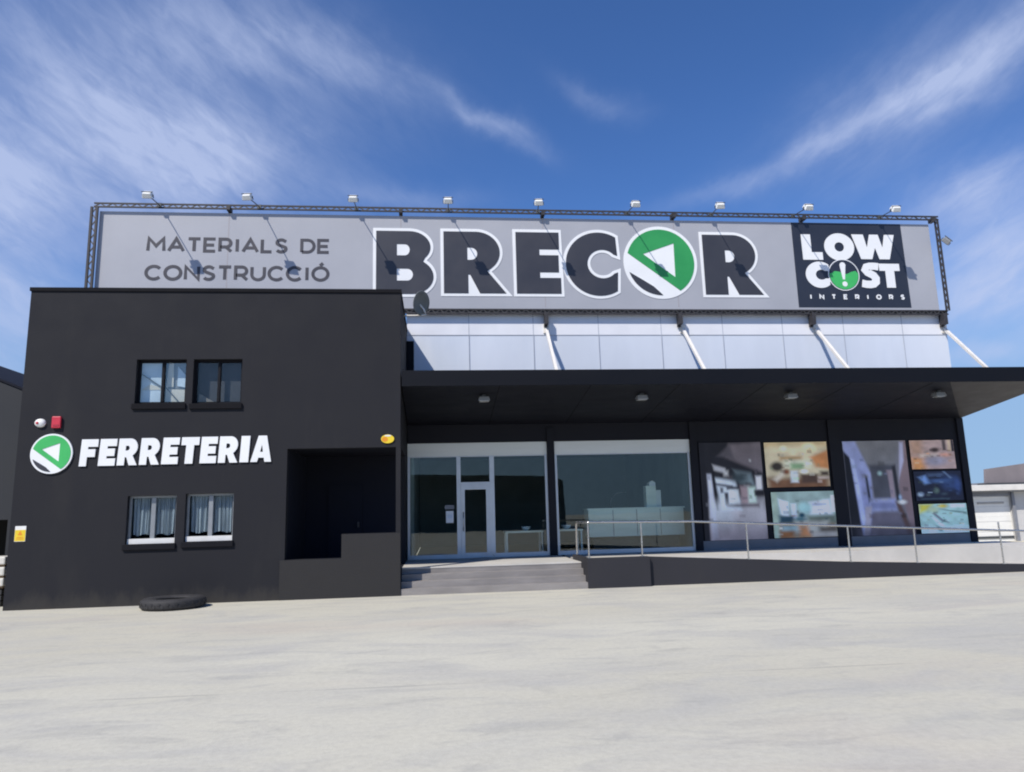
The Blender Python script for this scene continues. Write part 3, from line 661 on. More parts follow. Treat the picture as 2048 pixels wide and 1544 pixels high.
# left wall piece stands 15 cm proud of the sloping wall
lwp = MB().prism([(3.604, -.1), (5.13, -.1), (5.13, .70), (3.604, .70)], -.03, .20)
lwp.box(3.604, 3.72, .201, 1.9, -.1, .70)
lwp.build('platform_wall', M['ramp_black'], rp)
sw = MB().prism([(5.134, -.1), (19.2, -.1), (19.2, .02), (14.9, .19), (10.2, .40), (5.134, .69)], .09, .27)
sw.build('ramp_wall', M['ramp_black'], rp)
MB().box(3.722, 5.134, .201, 1.5, -.1, FL).box(3.722, XE + .6, 1.501, W - .04, -.1, FL - .004).build('platform', M['deck'], rp)
rd = MB().xprism([(.272, 0), (1.5, 0), (1.5, 1), (.272, 1)], 0, 1)
rd = MB()
vs = [(5.14, .272, -.1), (18.9, .272, -.1), (18.9, .272, -.004), (5.14, .272, FL - .006), (5.14, 1.499, -.1), (18.9, 1.499, -.1), (18.9, 1.499, -.004), (5.14, 1.499, FL - .006)]
rd.add(vs, [(0, 1, 2, 3), (7, 6, 5, 4), (3, 2, 6, 7), (0, 4, 5, 1), (0, 3, 7, 4), (1, 5, 6, 2)]).build('ramp_deck', M['deck'], rp)
hr = thing('handrail', (3.8, .06, .7), 'stainless steel handrail running along the edge of the ramp', 'handrail')
yr = .14
def rz(x): return float(np.interp(x, [3.66, 6.3, 15.0, 19.0], [1.55, 1.50, 1.02, .82]))
path = [(3.66, 1.55, .72), (3.66, 1.55, 1.42), (3.66, 1.50, 1.50), (3.66, 1.42, 1.54), (3.66, .20, 1.55), (3.69, .10, 1.55), (3.76, yr, 1.55)] + [(x, yr, rz(x)) for x in (4.4, 5, 5.6, 6.0, 6.3, 6.7, 8, 10, 12, 14, 16, 18.4)]
MB().tube(path, .027, 10).build('rail', M['inox'], hr)
lowpath = [(x, yr, rz(x) - .42) for x in (3.68, 6.3, 10, 14.4, 18.4)]
for x in (3.68, 5.0, 7.68, 10.33, 12.1, 14.45, 17.2):
    zb = float(np.interp(x, [3.6, 5.13, 5.134, 10.2, 14.9, 19.2], [.70, .70, .69, .40, .19, .02])); yy = yr if x < 5.13 else .17
    ztop = rz(x) + (.21 if abs(x - 14.45) < .01 else -.01)
    pb = MB().tube([(x, yr, zb - .01), (x, yr, ztop)], .021, 8)
    pb.box(x - .045, x + .045, yr - .045, yr + .045, zb - .01, zb + .012)
    pb.build('post', M['inox'], hr)

# ------------------------------------------------------------------ lettering
def arc(cx, cy_, rx, ry, a0, a1, n=24):
    return [(cx + rx * math.cos(R(a0 + (a1 - a0) * i / n)), cy_ + ry * math.sin(R(a0 + (a1 - a0) * i / n))) for i in range(n + 1)]
def offset_poly(P, d):
    """push every edge outwards by d (outer loops run counter-clockwise, holes clockwise)"""
    Q = [P[0]]
    for p in P[1:]:
        if math.hypot(p[0] - Q[-1][0], p[1] - Q[-1][1]) > 1e-5: Q.append(p)
    if math.hypot(Q[0][0] - Q[-1][0], Q[0][1] - Q[-1][1]) < 1e-5: Q.pop()
    n = len(Q); out = []
    for i in range(n):
        p0, p1, p2 = Vector(Q[i - 1]), Vector(Q[i]), Vector(Q[(i + 1) % n])
        a = (p1 - p0).normalized(); b = (p2 - p1).normalized()
        na, nb = Vector((a.y, -a.x)), Vector((b.y, -b.x)); mid = na + nb
        if mid.length < .2: mid = na.copy(); mid.length = 1; out.append(tuple(p1 + mid * d)); continue
        mid.normalize(); cosv = max(mid.dot(na), .45)
        out.append(tuple(p1 + mid * (d / cosv)))
    return out
def area(P): return sum(P[i][0] * P[(i + 1) % len(P)][1] - P[(i + 1) % len(P)][0] * P[i][1] for i in range(len(P))) / 2
def ccw(P): return P if area(P) > 0 else P[::-1]
def cw(P): return P if area(P) < 0 else P[::-1]
def plates(name, loops, y0, y1, material, parent):
    """flat-faced letters cut from a sheet: loops in XZ, even-odd filled, between y0 (front) and y1 (back)"""
    cu = bpy.data.curves.new(name, 'CURVE'); cu.dimensions = '2D'; cu.fill_mode = 'BOTH'; cu.extrude = (y1 - y0) / 2
    for P in loops:
        s = cu.splines.new('POLY'); s.points.add(len(P) - 1)
        for i, (x, z) in enumerate(P): s.points[i].co = (x, z, 0, 1)
        s.use_cyclic_u = True
    o = bpy.data.objects.new(name, cu); sc.collection.objects.link(o)
    dg = bpy.context.evaluated_depsgraph_get(); me = bpy.data.meshes.new_from_object(o.evaluated_get(dg))
    bpy.data.objects.remove(o); bpy.data.curves.remove(cu)
    off = Vector((0, 0, 0)); r = parent
    while r is not None: off += r.location; r = r.parent
    ym = (y0 + y1) / 2
    me.transform(Matrix(((1, 0, 0, -off.x), (0, 0, -1, ym - off.y), (0, 1, 0, -off.z), (0, 0, 0, 1))))
    me.materials.clear(); me.materials.append(material); me.name = name
    return link(name, me, parent)
# heavy capitals in a unit cell: width 1, height 1; each a list of loops (outer first)
def heavy(ch):
    if ch == 'B':
        outer = [(0, 0), (.62, 0)] + arc(.62, .275, .38, .275, -90, 52, 18) + [(.82, .515)] + arc(.58, .745, .37, .255, -42, 90, 18) + [(0, 1)]
        h1 = [(.36, .61), (.50, .61)] + arc(.50, .70, .085, .09, -90, 90, 10) + [(.36, .79)]
        h2 = [(.36, .21), (.54, .21)] + arc(.54, .305, .10, .095, -90, 90, 10) + [(.36, .40)]
        return [outer, h1, h2]
    if ch == 'R':
        outer = [(0, 0), (.39, 0), (.39, .30), (.42, .30), (.575, 0), (1, 0), (.70, .36)] + arc(.52, .665, .385, .335, -50, 90, 22) + [(0, 1)]
        h = [(.38, .54), (.44, .54)] + arc(.44, .64, .10, .10, -90, 90, 10) + [(.38, .74)]
        return [outer, h]
    if ch == 'E':
        return [[(0, 0), (1, 0), (1, .255), (.53, .255), (.53, .345), (.96, .345), (.96, .625), (.53, .625), (.53, .72), (.98, .72), (.98, 1), (0, 1)]]
    if ch == 'C':
        ro = arc(.63, .5, .63, .5, 58, 302, 48)
        ri = arc(.70, .5, .29, .225, 318, 42, 30)
        return [ro + [(.985, .37)] + ri + [(.985, .63)]]
    if ch == 'F':
        return [[(0, 0), (.42, 0), (.42, .34), (.88, .34), (.88, .63), (.42, .63), (.42, .72), (1, .72), (1, 1), (0, 1)]]
    if ch == 'T':
        return [[(.28, 0), (.72, 0), (.72, .70), (1, .70), (1, 1), (0, 1), (0, .70), (.28, .70)]]
    if ch == 'I':
        return [[(0, 0), (1, 0), (1, 1), (0, 1)]]
    if ch == 'A':
        return [[(0, 0), (.32, 0), (.37, .16), (.63, .16), (.68, 0), (1, 0), (.70, 1), (.30, 1)], [(.43, .38), (.5, .66), (.57, .38)]]
    if ch == 'L':
        return [[(0, 0), (1, 0), (1, .30), (.46, .30), (.46, 1), (0, 1)]]
    if ch == 'O':
        return [arc(.5, .5, .5, .5, 0, 360, 44)[:-1], arc(.5, .5, .16, .17, 0, 360, 24)[:-1]]
    if ch == 'W':
        return [[(.17, 0), (.43, 0), (.52, .46), (.60, 0), (.84, 0), (1, 1), (.77, 1), (.70, .46), (.62, 1), (.42, 1), (.335, .46), (.27, 1), (0, 1)]]
    if ch == 'S':
        cl_ = [(.90, .80)] + arc(.52, .745, .33, .115, 20, 190, 14) + [(.24, .66), (.5, .525), (.74, .42)] + arc(.47, .265, .34, .125, 10, -150, 14) + [(.07, .2)]
        cl_ = [(.92, .84), (.72, .865), (.5, .86), (.33, .82), (.27, .72), (.36, .62), (.5, .56), (.66, .49), (.74, .38), (.73, .25), (.62, .17), (.46, .145), (.26, .15), (.06, .19)]
        L_, R_ = [], []
        for i, p in enumerate(cl_):
            a = Vector(cl_[max(i - 1, 0)]); b = Vector(cl_[min(i + 1, len(cl_) - 1)]); d = (b - a).normalized()
            nx, nz = -d.y * .20, d.x * .145
            L_.append((p[0] + nx, p[1] + nz)); R_.append((p[0] - nx, p[1] - nz))
        return [[(min(1, max(0, x)), min(1, max(0, z))) for x, z in L_ + R_[::-1]]]
def place(loops, x0, x1, z0, z1, shear=0.0):
    res = []
    for i, P in enumerate(loops):
        Q = [(x0 + (x1 - x0) * x + shear * (z1 - z0) * z, z0 + (z1 - z0) * z) for x, z in P]
        res.append(ccw(Q) if i == 0 else cw(Q))
    return res
# light capitals drawn with a pen of even width
def pen(ch):
    A_ = lambda *a: arc(*a)
    return {'M': [[(0, 0), (.04, 1), (.5, .38), (.96, 1), (1, 0)]], 'A': [[(0, 0), (.5, 1), (1, 0)], [(.2, .3), (.8, .3)]], 'T': [[(0, 1), (1, 1)], [(.5, .95), (.5, 0)]],
            'E': [[(1, 1), (0, 1), (0, 0), (1, 0)], [(.05, .5), (.88, .5)]], 'R': [[(0, 0), (0, 1), (.55, 1)] + A_(.55, .68, .4, .32, 80, -90, 12) + [(.05, .36)], [(.55, .34), (1, 0)]],
            'I': [[(.5, 0), (.5, 1)]], 'L': [[(0, 1), (0, 0), (1, 0)]], 'S': [[(.95, .86)] + A_(.5, .75, .42, .25, 40, 200, 10) + [(.3, .56), (.68, .45)] + A_(.5, .26, .46, .26, 25, -150, 12)],
            'D': [[(0, 0), (0, 1), (.45, 1)] + A_(.45, .5, .55, .5, 85, -85, 18) + [(.45, 0), (.02, 0)]], 'C': [A_(.55, .5, .55, .5, 42, 318, 24)],
            'O': [A_(.5, .5, .5, .5, 90, 449, 32)], 'N': [[(0, 0), (0, 1), (1, 0), (1, 1)]], 'U': [[(0, 1), (0, .4)] + A_(.5, .4, .5, .4, 185, 355, 14) + [(1, .4), (1, 1)]],
            'Ó': [A_(.5, .5, .5, .5, 90, 449, 32), [(.46, 1.16), (.66, 1.36)]]}[ch]
ADV = {'M': 1.0, 'A': .92, 'T': .74, 'E': .66, 'R': .72, 'I': .16, 'L': .60, 'S': .66, 'D': .80, 'C': .86, 'O': .96, 'N': .80, 'U': .78, 'Ó': .96, ' ': .40}
def pen_text(txt, x0, x1, z0, z1, wd, y0, material, parent, name, label=None, gap=.30):
    h = z1 - z0 - wd
    tot = sum(ADV[c] for c in txt) + gap * (len(txt) - 1)
    k = (x1 - x0 - wd) / tot; x = x0 + wd / 2; i = 0
    for c in txt:
        if c != ' ':
            b = MB()
            for s_ in pen(c):
                P = [Vector((x + ADV[c] * k * p, z0 + wd / 2 + h * q)) for p, q in s_]
                L_, R_ = [], []
                for j, p in enumerate(P):
                    a = P[max(j - 1, 0)]; e = P[min(j + 1, len(P) - 1)]
                    d1 = (p - a).normalized() if j else (e - p).normalized(); d2 = (e - p).normalized() if j < len(P) - 1 else d1
                    n1, n2 = Vector((-d1.y, d1.x)), Vector((-d2.y, d2.x)); mm = (n1 + n2)
                    mm = mm.normalized() if mm.length > .1 else n1
                    f = min(1 / max(mm.dot(n1), .5), 1.9)
                    L_.append(p + mm * f * wd / 2); R_.append(p - mm * f * wd / 2)
                i += 1; dd = .0012 * (i % 3)
                for j in range(len(P) - 1):
                    q = [R_[j], R_[j + 1], L_[j + 1], L_[j]]
                    b.add([(v_.x, y0 - dd, v_.y) for v_ in q] + [(v_.x, y0 + .005, v_.y) for v_ in q], [(0, 1, 2, 3), (0, 4, 5, 1), (3, 2, 6, 7)] + ([(0, 3, 7, 4)] if j == 0 else []) + ([(1, 5, 6, 2)] if j == len(P) - 2 else []))
            o = b.build(name, material, parent)
            if label: o['label'] = label
        x += (ADV[c] + gap) * k
def emblem(cx, cz, r, y, parent, green, disc_depth, black):
    """round badge: white disc, green segment, white arrow head, black sliver"""
    d = plates('emblem', [arc(cx, cz, r, r, 0, 360, 72)[:-1]], y - disc_depth, y, M['sign_white'], parent)
    yf = y - disc_depth
    rg = r * .915
    a0 = math.degrees(math.atan2(.25, -.87)); a1 = math.degrees(math.atan2(-.77, .49)) + 0
    seg = arc(cx, cz, rg, rg, a1, a0, 60)
    tri = [(cx - .465 * r, cz + .227 * r), (cx + .375 * r, cz - .40 * r), (cx + .386 * r, cz + .534 * r)]
    plates('green_field', [ccw(seg), cw(tri)], yf - .008, yf + .004, green, d)
    ro = r * .90
    s0 = math.degrees(math.atan2(-.27, -.86)); s1 = math.degrees(math.atan2(-.90, .02)) + 360
    s0 += 360
    edge = arc(cx, cz, ro, ro, s0, s1, 16)
    pin = (cx - .30 * r, cz - .60 * r)
    plates('black_sliver', [ccw(edge + [(cx - .22 * r, cz - .665 * r), (cx - .48 * r, cz - .50 * r)])], yf - .008, yf + .004, black, d)
    return d

# ------------------------------------------------------------------ billboard on the roof
bb = thing('rooftop_billboard', (3.3, S, 7.0), 'long grey billboard in a lattice frame above the roofs', 'billboard')
MB().box(-9.72, 16.30, S, S + .05, 7.945, 10.87).build('panel', M['sign_grey'], bb)
M['sheet_joint'] = mat('sheet_joint', (.33, .31, .33), .6, .1)
for x in (-6.05, -.98, 3.40, 7.6): MB().box(x - .012, x + .012, S - .0018, S - .0002, 8.0, 10.86).build('panel_joint', M['sheet_joint'], bb)
def lattice(b, web, p, q, nrm, wdt, pitch, thick=.042):
    p, q, nrm = Vector(p), Vector(q), Vector(nrm) * wdt / 2
    L = (q - p).length; d = (q - p) / L; n = max(2, round(L / pitch))
    b.bar(p + nrm, q + nrm, thick, thick); b.bar(p - nrm, q - nrm, thick, thick)
    for i in range(n):
        s_ = 1 if i % 2 else -1
        web.bar(p + d * L * i / n + nrm * s_ * .9, p + d * L * (i + 1) / n - nrm * s_ * .9, .027, .027)
fr1, web1 = MB(), MB()
yF = S - .10
lattice(fr1, web1, (-9.85, yF, 11.02), (16.6, yF, 11.05), (0, 0, 1), .11, .17)
lattice(fr1, web1, (-9.85, S + .02, 7.865), (16.6, S + .02, 7.865), (0, 0, 1), .115, .13)
fr1.box(-9.85, 16.6, S + .045, S + .05, 7.81, 7.92)
lattice(fr1, web1, (-9.83, yF, 7.95), (-9.83, yF, 10.96), (1, 0, 0), .15, .2, .062)
lattice(fr1, web1, (16.52, yF, 7.9), (16.52, yF, 11.0), (1, 0, 0), .10, .2)
fr1.build('frame', M['steel_dark'], bb); web1.build('frame_web', M['steel_web'], bb)
for x in (-6.05, -.98, 3.40, 7.6, 11.93, 16.40):
    p_ = MB().box(x - .05, x + .05, S + .06, S + .15, 7.0 if x < -.9 else 7.4, 11.06 if x < 16 else 7.95)
    MB().box(x - .055, x + .055, S - .17, S + .059, 10.92, 11.04).build('bracket', M['steel_dark'], bb)
    if x > -.9: p_.box(x - .06, x + .06, S - .12, S + .058, 7.45, 7.81)
    p_.build('post', M['steel_dark'], bb)
# stay plates of the bottom chord
yb = S - .001
pen_text('MATERIALS DE', -8.36, -3.08, 9.63, 10.10, .092, S - .006, M['letter_grey'], bb, 'letter', 'thin dark capital in the upper line')
pen_text('CONSTRUCCIÓ', -8.37, -3.09, 8.76, 9.24, .092, S - .006, M['letter_grey'], bb, 'letter', 'thin dark capital in the lower line')
ow = .092
for ch, x0, x1, z0, z1 in (('B', -1.72, 0.0, 8.39, 10.38), ('R', .31, 2.21, 8.42, 10.39), ('E', 2.53, 3.91, 8.42, 10.40), ('C', 4.08, 5.74, 8.36, 10.42), ('R', 8.50, 10.40, 8.42, 10.40)):
    L_ = place(heavy(ch), x0, x1, z0, z1)
    lo = plates('letter', L_, S - .021, S - .012, M['sign_black'], bb)
    outl = [offset_poly(L_[0], ow)]
    if ch == 'R': outl = [offset_poly(ccw([P for k_, P in enumerate(L_[0]) if k_ not in (1, 2, 3, 4)]), ow)]
    if ch == 'E': outl = [offset_poly(ccw([(x0, z0), (x1, z0), (x1 - .04, z1), (x0, z1)]), ow)]
    plates('letter_outline', outl, S - .0119, S - .001, M['sign_white'], lo)
emblem(7.10, 9.46, 1.19, S - .001, bb, M['sign_green'], .011, M['sign_black'])
lc = MB().prism([(11.53, 8.02), (15.34, 8.02), (15.30, 10.86), (11.53, 10.86)], S - .008, S - .0005).build('dark_panel', M['panel_black'], bb)
yl = S - .0095
for ch, x0, x1, z0, z1 in (('L', 11.82, 12.50, 9.60, 10.46), ('O', 12.58, 13.60, 9.58, 10.51), ('W', 13.55, 15.02, 9.64, 10.48), ('C', 11.86, 12.66, 8.66, 9.54), ('S', 13.70, 14.41, 8.66, 9.52), ('T', 14.38, 15.08, 8.68, 9.49)):
    hv = heavy(ch)
    if ch == 'C': hv = [arc(.60, .5, .60, .5, 50, 310, 48) + [(1.0, .36)] + arc(.66, .5, .24, .19, 310, 50, 24) + [(1.0, .64)]]
    plates('panel_letter', place(hv, x0, x1, z0, z1), yl - .012, yl, M['sign_white'], lc)
ccx, ccz, rr_ = 13.14, 9.10, .50
ring = plates('badge_ring', [ccw(arc(ccx, ccz, rr_ + .03, rr_ + .03, 0, 360, 56)[:-1])], yl - .016, yl - .0125, M['sign_white'], lc)
plates('badge_field', [ccw(arc(ccx, ccz, rr_, rr_, 0, 360, 56)[:-1])], yl - .020, yl - .0165, M['panel_black'], lc)
wave = [(ccx + rr_ * .97 * math.cos(R(a)), ccz + rr_ * .97 * math.sin(R(a))) for a in range(-186, 9, 6)]
top = [(ccx + .40, ccz + .13), (ccx + .26, ccz + .10), (ccx + .12, ccz + .03), (ccx, ccz + .02), (ccx - .14, ccz + .10), (ccx - .30, ccz + .12), (ccx - .42, ccz + .05)]
plates('badge_green', [ccw(wave + top)], yl - .024, yl - .0205, M['green_bright'], lc)
plates('exclamation_mark', [ccw([(ccx - .055, ccz - .16), (ccx + .015, ccz - .16), (ccx + .075, ccz + .30)] + arc(ccx - .02, ccz + .32, .10, .10, 0, 180, 10) + [(ccx - .12, ccz + .30)]),
                            ccw(arc(ccx, ccz - .31, .085, .085, 0, 360, 20)[:-1])], yl - .029, yl - .0245, M['sign_white'], lc)
pen_text('INTERIORS', 11.92, 15.14, 8.28, 8.45, .045, yl - .012, M['sign_white'], lc, 'small_letter', None, 2.0)

# floodlights on arms in front of the billboard
fl0 = thing('floodlight', (-8.0, S - .17, 11.02), '', 'floodlight', 'floodlights on arms along the top of the billboard')
def flood_parts(root, armlen=.93, body=None):
    o = MB().tube([(0, .02, 0), (0, -armlen * .5, -.06), (0, -armlen, -.13)], .015, 8).box(-.06, .06, -.02, .03, -.06, .06)
    o.build('arm', M['lamp_dark'], root, local=True)
    h = MB()
    h.add([(-.15, -.14, .02), (.15, -.14, .02), (.15, .14, .02), (-.15, .14, .02), (-.12, -.11, .17), (.12, -.11, .17), (.12, .09, .17), (-.12, .09, .17)],
          [(0, 1, 2, 3), (7, 6, 5, 4), (0, 4, 5, 1), (1, 5, 6, 2), (2, 6, 7, 3), (3, 7, 4, 0)])
    rotm = Matrix.Translation((0, -armlen, -.18)) @ Matrix.Rotation(R(46), 4, 'X') @ Matrix.Diagonal((.88, .9, .9, 1))
    h.turn(rotm); ho = h.build('lamp_head', body or M['lamp_body'], root, .015, local=True)
    MB().box(-.13, .13, -.12, .12, .006, .019).turn(rotm).build('lamp_glass', M['lamp_glass'], ho, local=True)
    MB().box(-.17, -.152, -.02, .02, -.02, .09).box(.152, .17, -.02, .02, -.02, .09).box(-.17, .17, -.02, .02, .171, .185).turn(rotm).build('bracket', M['lamp_dark'], ho, local=True)
flood_parts(fl0)
FLX = [(-8.0, 'first floodlight from the left, in front of the first word of the billboard'), (-5.15, 'second floodlight from the left, above the L and S of the first word'),
       (-2.3, 'floodlight left of the big letter B on the billboard'), (.47, 'floodlight above the first big R of the billboard'), (3.23, 'floodlight above the big E of the billboard'),
       (6.06, 'floodlight just left of the round green badge'), (8.81, 'floodlight above the last big R of the billboard'), (11.54, 'floodlight above the left edge of the dark square panel'), (14.5, 'last floodlight on the top edge, above the right of the dark square panel')]
for i, (x, lab) in enumerate(FLX):
    o = fl0 if i == 0 else copy_tree(fl0)
    o.location = (x, S - .17, 11.02); o['label'] = lab; o.rotation_euler.z = R(random.uniform(-7, 7))
fe = thing('floodlight', (16.62, S - .1, 10.25), 'grey floodlight on the right side edge of the billboard', 'floodlight')
flood_parts(fe, .30, M['spot_body']); fe.rotation_euler = (0, R(48), R(-20)); fe.location.x = 16.78

# satellite dish on the corner behind the block
dsh = thing('satellite_dish', (-.30, 2.05, 7.2), 'small grey satellite dish at the corner below the big letter B', 'satellite dish')
prof = [(.001, 0)] + [(.34 * q, .10 * q * q) for q in (.2, .4, .6, .8, 1)] + [(.335, .115)] + [(.33 * q, .10 * q * q + .02) for q in (.8, .6, .4, .2)] + [(.001, .02)]
dm = MB().lathe(prof, (0, 0, 0), 32, 'Y')
dm.turn(Matrix.Translation((-.42, 2.0, 7.62)) @ Matrix.Rotation(R(52), 4, 'Z') @ Matrix.Rotation(R(14), 4, 'X')).build('dish', mat('dish_grey', (.16, .17, .16), .6, .15, 4), dsh)
MB().tube([(-.40, 2.05, 7.60), (-.28, 2.06, 7.45), (-.22, 2.05, 7.30), (-.5, 2.1, 7.28), (-.86, 2.1, 7.28)], .025, 8).build('mount', M['white_steel'], dsh)

# canopy downlights
cl0 = thing('canopy_light', (1.26, .8, soff(.8)), '', 'light', 'lights under the canopy')
b_ = MB().box(-.05, .05, -.05, .05, -.05, .0); b_.tube([(0, 0, -.05), (0, 0, -.09)], .03, 8)
b_.build('stem', M['lamp_dark'], cl0, local=True)
hh = MB().add([(-.15, -.13, -.17), (.15, -.13, -.17), (.15, .13, -.13), (-.15, .13, -.13), (-.12, -.10, -.06), (.12, -.10, -.06), (.12, .10, -.06), (-.12, .10, -.06)],
              [(3, 2, 1, 0), (4, 5, 6, 7), (0, 1, 5, 4), (1, 2, 6, 5), (2, 3, 7, 6), (3, 0, 4, 7)]).build('lamp_head', M['spot_body'], cl0, .01, local=True)
MB().box(-.12, .12, -.10, .10, -.182, -.165).build('lamp_glass', M['lamp_glass'], hh, local=True)
for i, (x, lab) in enumerate(((1.26, 'canopy light above the entrance door'), (5.4, 'canopy light above the wide display window'), (9.5, 'canopy light above the tall grey poster'), (13.75, 'canopy light above the tall corridor poster'))):
    o = cl0 if i == 0 else copy_tree(cl0)
    o.location = (x, .8, soff(.8) - .001); o['label'] = lab

# ------------------------------------------------------------------ wall sign and small fittings on the block
ws = thing('wall_sign', (-6.2, 0, 3.4), 'white raised capitals with a round green badge on the black wall', 'sign')
word = 'FERRETERIA'; adv = {'F': .66, 'E': .66, 'R': .80, 'T': .72, 'I': .36, 'A': .86}; gp = .085
tot = sum(adv[c] for c in word) + gp * (len(word) - 1); x = -8.08; kx = (4.31 - .05) / tot
for i, c in enumerate(word):
    hv = heavy(c)
    if c == 'E': hv = [[(0, 0), (1, 0), (1, .27), (.46, .27), (.46, .36), (.92, .36), (.92, .64), (.46, .64), (.46, .73), (1, .73), (1, 1), (0, 1)]]
    if c == 'R': hv = [[(0, 0), (.36, 0), (.36, .30), (.44, .30), (.60, 0), (1, 0), (.74, .36)] + arc(.56, .67, .39, .33, -50, 90, 16) + [(0, 1)], [(.36, .55), (.46, .55)] + arc(.46, .64, .10, .09, -90, 90, 8) + [(.36, .73)]]
    zb = 3.125 + .03 * (x + 8.08) / 4.2
    plates('letter', place(hv, x, x + adv[c] * kx, zb, zb + .615, .055), -.034, -.004, M['sign_white'], ws)
    x += (adv[c] + gp) * kx
emblem(-8.685, 3.425, .455, -.004, ws, M['green_bright'], .034, M['sign_black'])
al = thing('alarm_siren', (-8.99, 0, 4.13), 'small white oval alarm siren beside the red alarm box', 'alarm')
s_ = MB().lathe([(.001, .075), (.07, .07), (.105, .045), (.115, .01), (.115, .001)], (0, 0, 0), 24, 'Y'); s_.turn(Matrix.Translation((-8.99, 0, 4.135)) @ Matrix.Diagonal((1.05, 1, .88, 1)))
s_.build('housing', M['white_plastic'], al)
MB().lathe([(.001, .092), (.028, .088), (.034, .066)], (-9.03, 0, 4.13), 16, 'Y').build('lens', M['red'], al)
ar = thing('alarm_box', (-8.625, 0, 4.14), 'red alarm box on the black wall above the round badge', 'alarm')
MB().box(-8.725, -8.53, -.07, -.001, 4.01, 4.28).build('cover', M['red'], ar, .02)
MB().box(-8.69, -8.565, -.076, -.0705, 4.05, 4.09).build('grille', mat('grille_red', (.35, .02, .04), .5), ar)
yo = thing('wall_plate', (-1.125, 0, 3.64), 'yellow and orange oval plate on the wall above the porch opening', 'plate')
pe = lambda rx, rz, x_=-1.125, z_=3.645: arc(x_, z_, rx, rz, 0, 360, 32)[:-1]
plates('plate', [ccw(pe(.155, .105))], -.03, -.001, M['yellow'], yo)
plates('orange_mark', [ccw(pe(.07, .055, -1.19, 3.635))], -.034, -.0305, M['orange'], yo)
plates('white_mark', [ccw(pe(.08, .018, -1.12, 3.72))], -.034, -.0305, M['white_plastic'], yo)
yn = thing('warning_sign', (-9.22, 0, 1.65), 'small white and yellow warning sign at the left end of the black wall', 'sign')
MB().box(-9.33, -9.10, -.012, -.001, 1.48, 1.82).build('plate', M['white_plastic'], yn)
MB().box(-9.325, -9.105, -.015, -.0125, 1.49, 1.735).build('yellow_field', M['yellow'], yn)
plates('black_triangle', [ccw([(-9.265, 1.62), (-9.165, 1.62), (-9.215, 1.72)])], -.018, -.0155, M['orange'], yn)
MB().box(-9.29, -9.14, -.018, -.0155, 1.53, 1.545).box(-9.28, -9.15, -.018, -.0155, 1.565, 1.58).build('print_line', M['orange'], yn)
# tyre lying on the ground
pr = [(.36, .02), (.42, .0), (.58, .0), (.635, .03), (.655, .07), (.655, .19), (.635, .23), (.58, .262), (.45, .262), (.40, .245), (.36, .235), (.345, .20), (.40, .19), (.41, .13), (.40, .07), (.345, .06)]
ty = thing('old_tyre', (-5.63, -.69, 0), 'worn black tyre lying flat on the concrete against the black wall', 'tyre')
pr = [(r_, h_ * .84) for r_, h_ in pr]
tm = MB().lathe(pr, (-5.63, -.69, .003), 56, 'Z', True)
tm.build('carcass', M['rubber'], ty)
tr = MB()
for i in range(48):
    a = i * 2 * PI / 48; sgn = 1 if i % 2 else -1; z0 = .06 if sgn < 0 else .11
    c_, s2 = math.cos(a), math.sin(a)
    tr.bar((-5.63 + .660 * c_, -.69 + .660 * s2, z0), (-5.63 + .660 * math.cos(a + .03 * sgn), -.69 + .660 * math.sin(a + .03 * sgn), z0 + .05), .05, .008, ref=(c_, s2, 0))
tr.build('tread', M['rubber'], ty)

# ------------------------------------------------------------------ neighbours
lb = thing('warehouse', (-18, 2, 0), 'dark grey warehouse with a sloping roof at the left edge', 'building')
ga_ = MB().prism([(-25, -.2), (-10.35, -.2), (-10.35, 1.99), (-12.6, 1.99), (-12.6, 2.0), (-10.35, 2.0), (-10.35, 5.17), (-18, 8.4), (-25, 5.4)], 2.0, 2.3) if 0 else MB()
ga_.wall(-25, -10.05, -.2, 5.0, 2.0, 2.3, [(-14.5, -10.58, 1.1, 1.99), (-14.5, -10.52, -.1, 1.1)])
ga_.prism([(-25, 5.0), (-10.05, 5.0), (-10.05, 5.06), (-17.5, 8.15), (-25, 5.1)], 2.0, 2.3)
ga_.box(-10.3, -10.05, 2.3, 30, -.2, 5.0).box(-25, -24.7, 2.3, 30, -.2, 5.0)
ga_.build('wall', M['left_wall'], lb)
rf_ = MB()
for (xa, za, xb, zb) in ((-9.95, 5.03, -17.5, 8.2), (-17.5, 8.2, -25.1, 5.08)):
    rf_.add([(xa, 1.97, za), (xb, 1.97, zb), (xb, 30, zb), (xa, 30, za), (xa, 1.97, za + .06), (xb, 1.97, zb + .06), (xb, 30, zb + .06), (xa, 30, za + .06)],
            [(0, 1, 2, 3), (7, 6, 5, 4), (0, 4, 5, 1), (1, 5, 6, 2), (2, 6, 7, 3), (3, 7, 4, 0)])
rf_.build('roof', M['porch_dark'], lb)
MB().box(-16, -10.31, 5.5, 5.6, -.1, 4.5).build('inner_wall', M['dark_room'], lb)
for z0, z1, zs, lab in ((.95, 1.13, .90, 'topmost'), (.70, .895, .65, 'middle'), (.46, .645, .41, 'lowest')):
    pk = thing('wrapped_pack', (-10.4, 1.2, zs), '%s of the pale wrapped packs stacked at the left edge' % lab, 'pack', 'pale packs stacked at the left edge')
    MB().box(-11.0, -9.97, .9, 1.6, z0, z1).build('bundle', M['pallet_wrap'], pk, .03)
    MB().box(-10.95, -10.0, .95, 1.55, zs + .001, z0 - .001).build('skid', M['wood'], pk)
bk = thing('wooden_crate', (-10.4, 1.2, 0), 'dark wooden crate under the pale packs at the left edge', 'crate')
for i in range(3): MB().box(-11.0, -10.0, .92, 1.58, .01 + i * .13, .12 + i * .13).build('plank', M['ink'], bk)
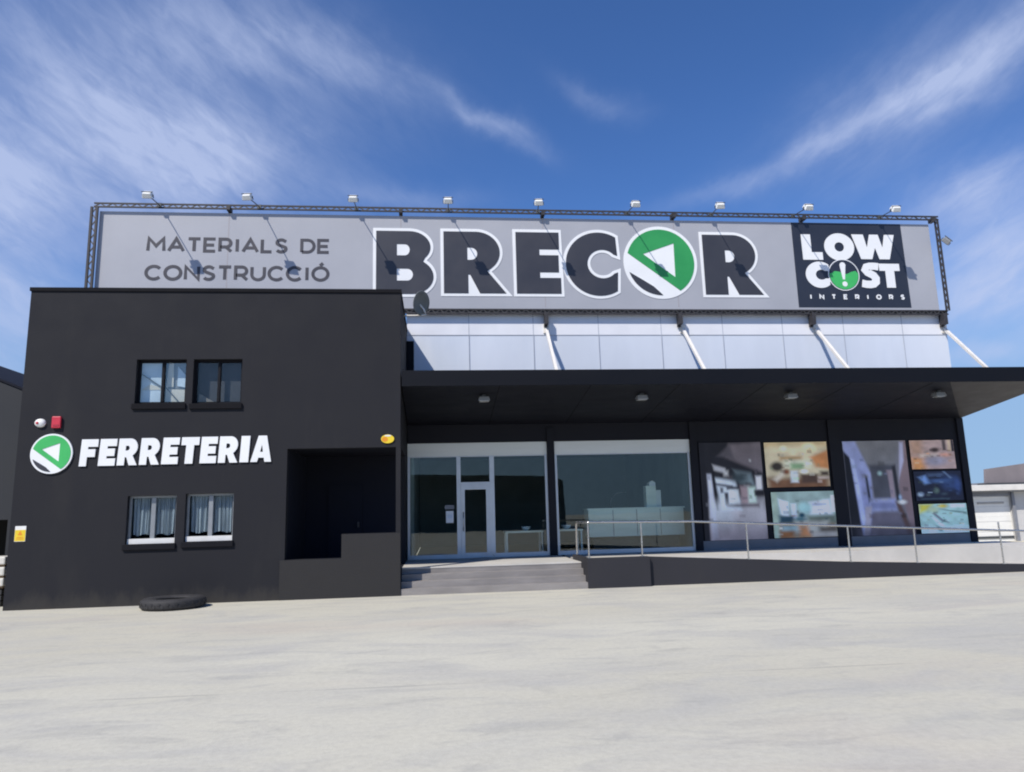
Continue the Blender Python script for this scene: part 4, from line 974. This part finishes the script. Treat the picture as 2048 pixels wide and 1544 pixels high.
gr = thing('garage', (26, 13.5, 0), 'pale garage with a white roller door at the right edge', 'building')
MB().wall(23.2, 40, -.2, 2.2, 13.5, 13.8, [(24.18, 26.0, -.1, 2.02)]).box(23.2, 23.5, 13.8, 22, -.2, 2.2).build('wall', M['garage_wall'], gr)
MB().box(22.9, 40.2, 12.9, 22.2, 2.26, 2.52).build('roof', M['white_steel'], gr, .02)
MB().box(23.1, 40.1, 13.1, 13.8, 2.201, 2.259).box(23.2, 26.05, 13.44, 13.499, 2.03, 2.2).build('roof_soffit', M['grey_strip'], gr)
gd = MB()
for i in range(9): gd.box(24.185, 25.995, 13.54 + (.012 if i % 2 else 0), 13.6, .005 + i * .222, .005 + (i + 1) * .222 - .006)
gdo = gd.build('door', M['garage_door'], gr)
MB().box(24.42, 25.72, 13.52, 13.539, 1.68, 1.76).build('vent_slot', mat('vent_slot', (.42, .40, .38), .6), gdo)
MB().box(24.25, 25.98, 13.50, 13.539, .14, .24).build('bottom_bar', M['lamp_dark'], gdo)
MB().box(26.02, 26.14, 13.36, 13.48, -.05, 2.2).build('downpipe', M['grey_strip'], gr)
br = thing('brown_shed', (60, 46, 0), 'distant brown-grey shed rising behind the pale garage at the right edge', 'building')
MB().box(50.4, 90, 45.3, 60, -.2, 3.5).build('wall', M['grey_strip'], br)
MB().prism([(50.2, 3.45), (90, 3.45), (90, 9.2), (50.35, 4.72)], 45, 45.3).build('gable', M['roof_brown'], br)
MB().prism([(49.7, 3.22), (90, 3.3), (90, 3.44), (49.7, 3.42)], 44.4, 45.5).build('eave', M['lamp_dark'], br)
# building across the yard: stands behind the camera and shows only in the shop windows
ob = thing('yard_building', (-14, -60, 0), 'dark flat-roofed building across the yard, mirrored in the entrance glass', 'building')
MB().prism([(-60, -.2), (15.2, -.2), (14.9, 5.5), (13.5, 6.1), (-60, 8.1)], -75, -60).build('wall', M['opposite_wall'], ob)
ob2 = MB().box(-60, 13.2, -59.99, -59.9, 2.6, 2.9)
ob2.build('window_band', M['lamp_dark'], ob)
print('objects', len(sc.objects))
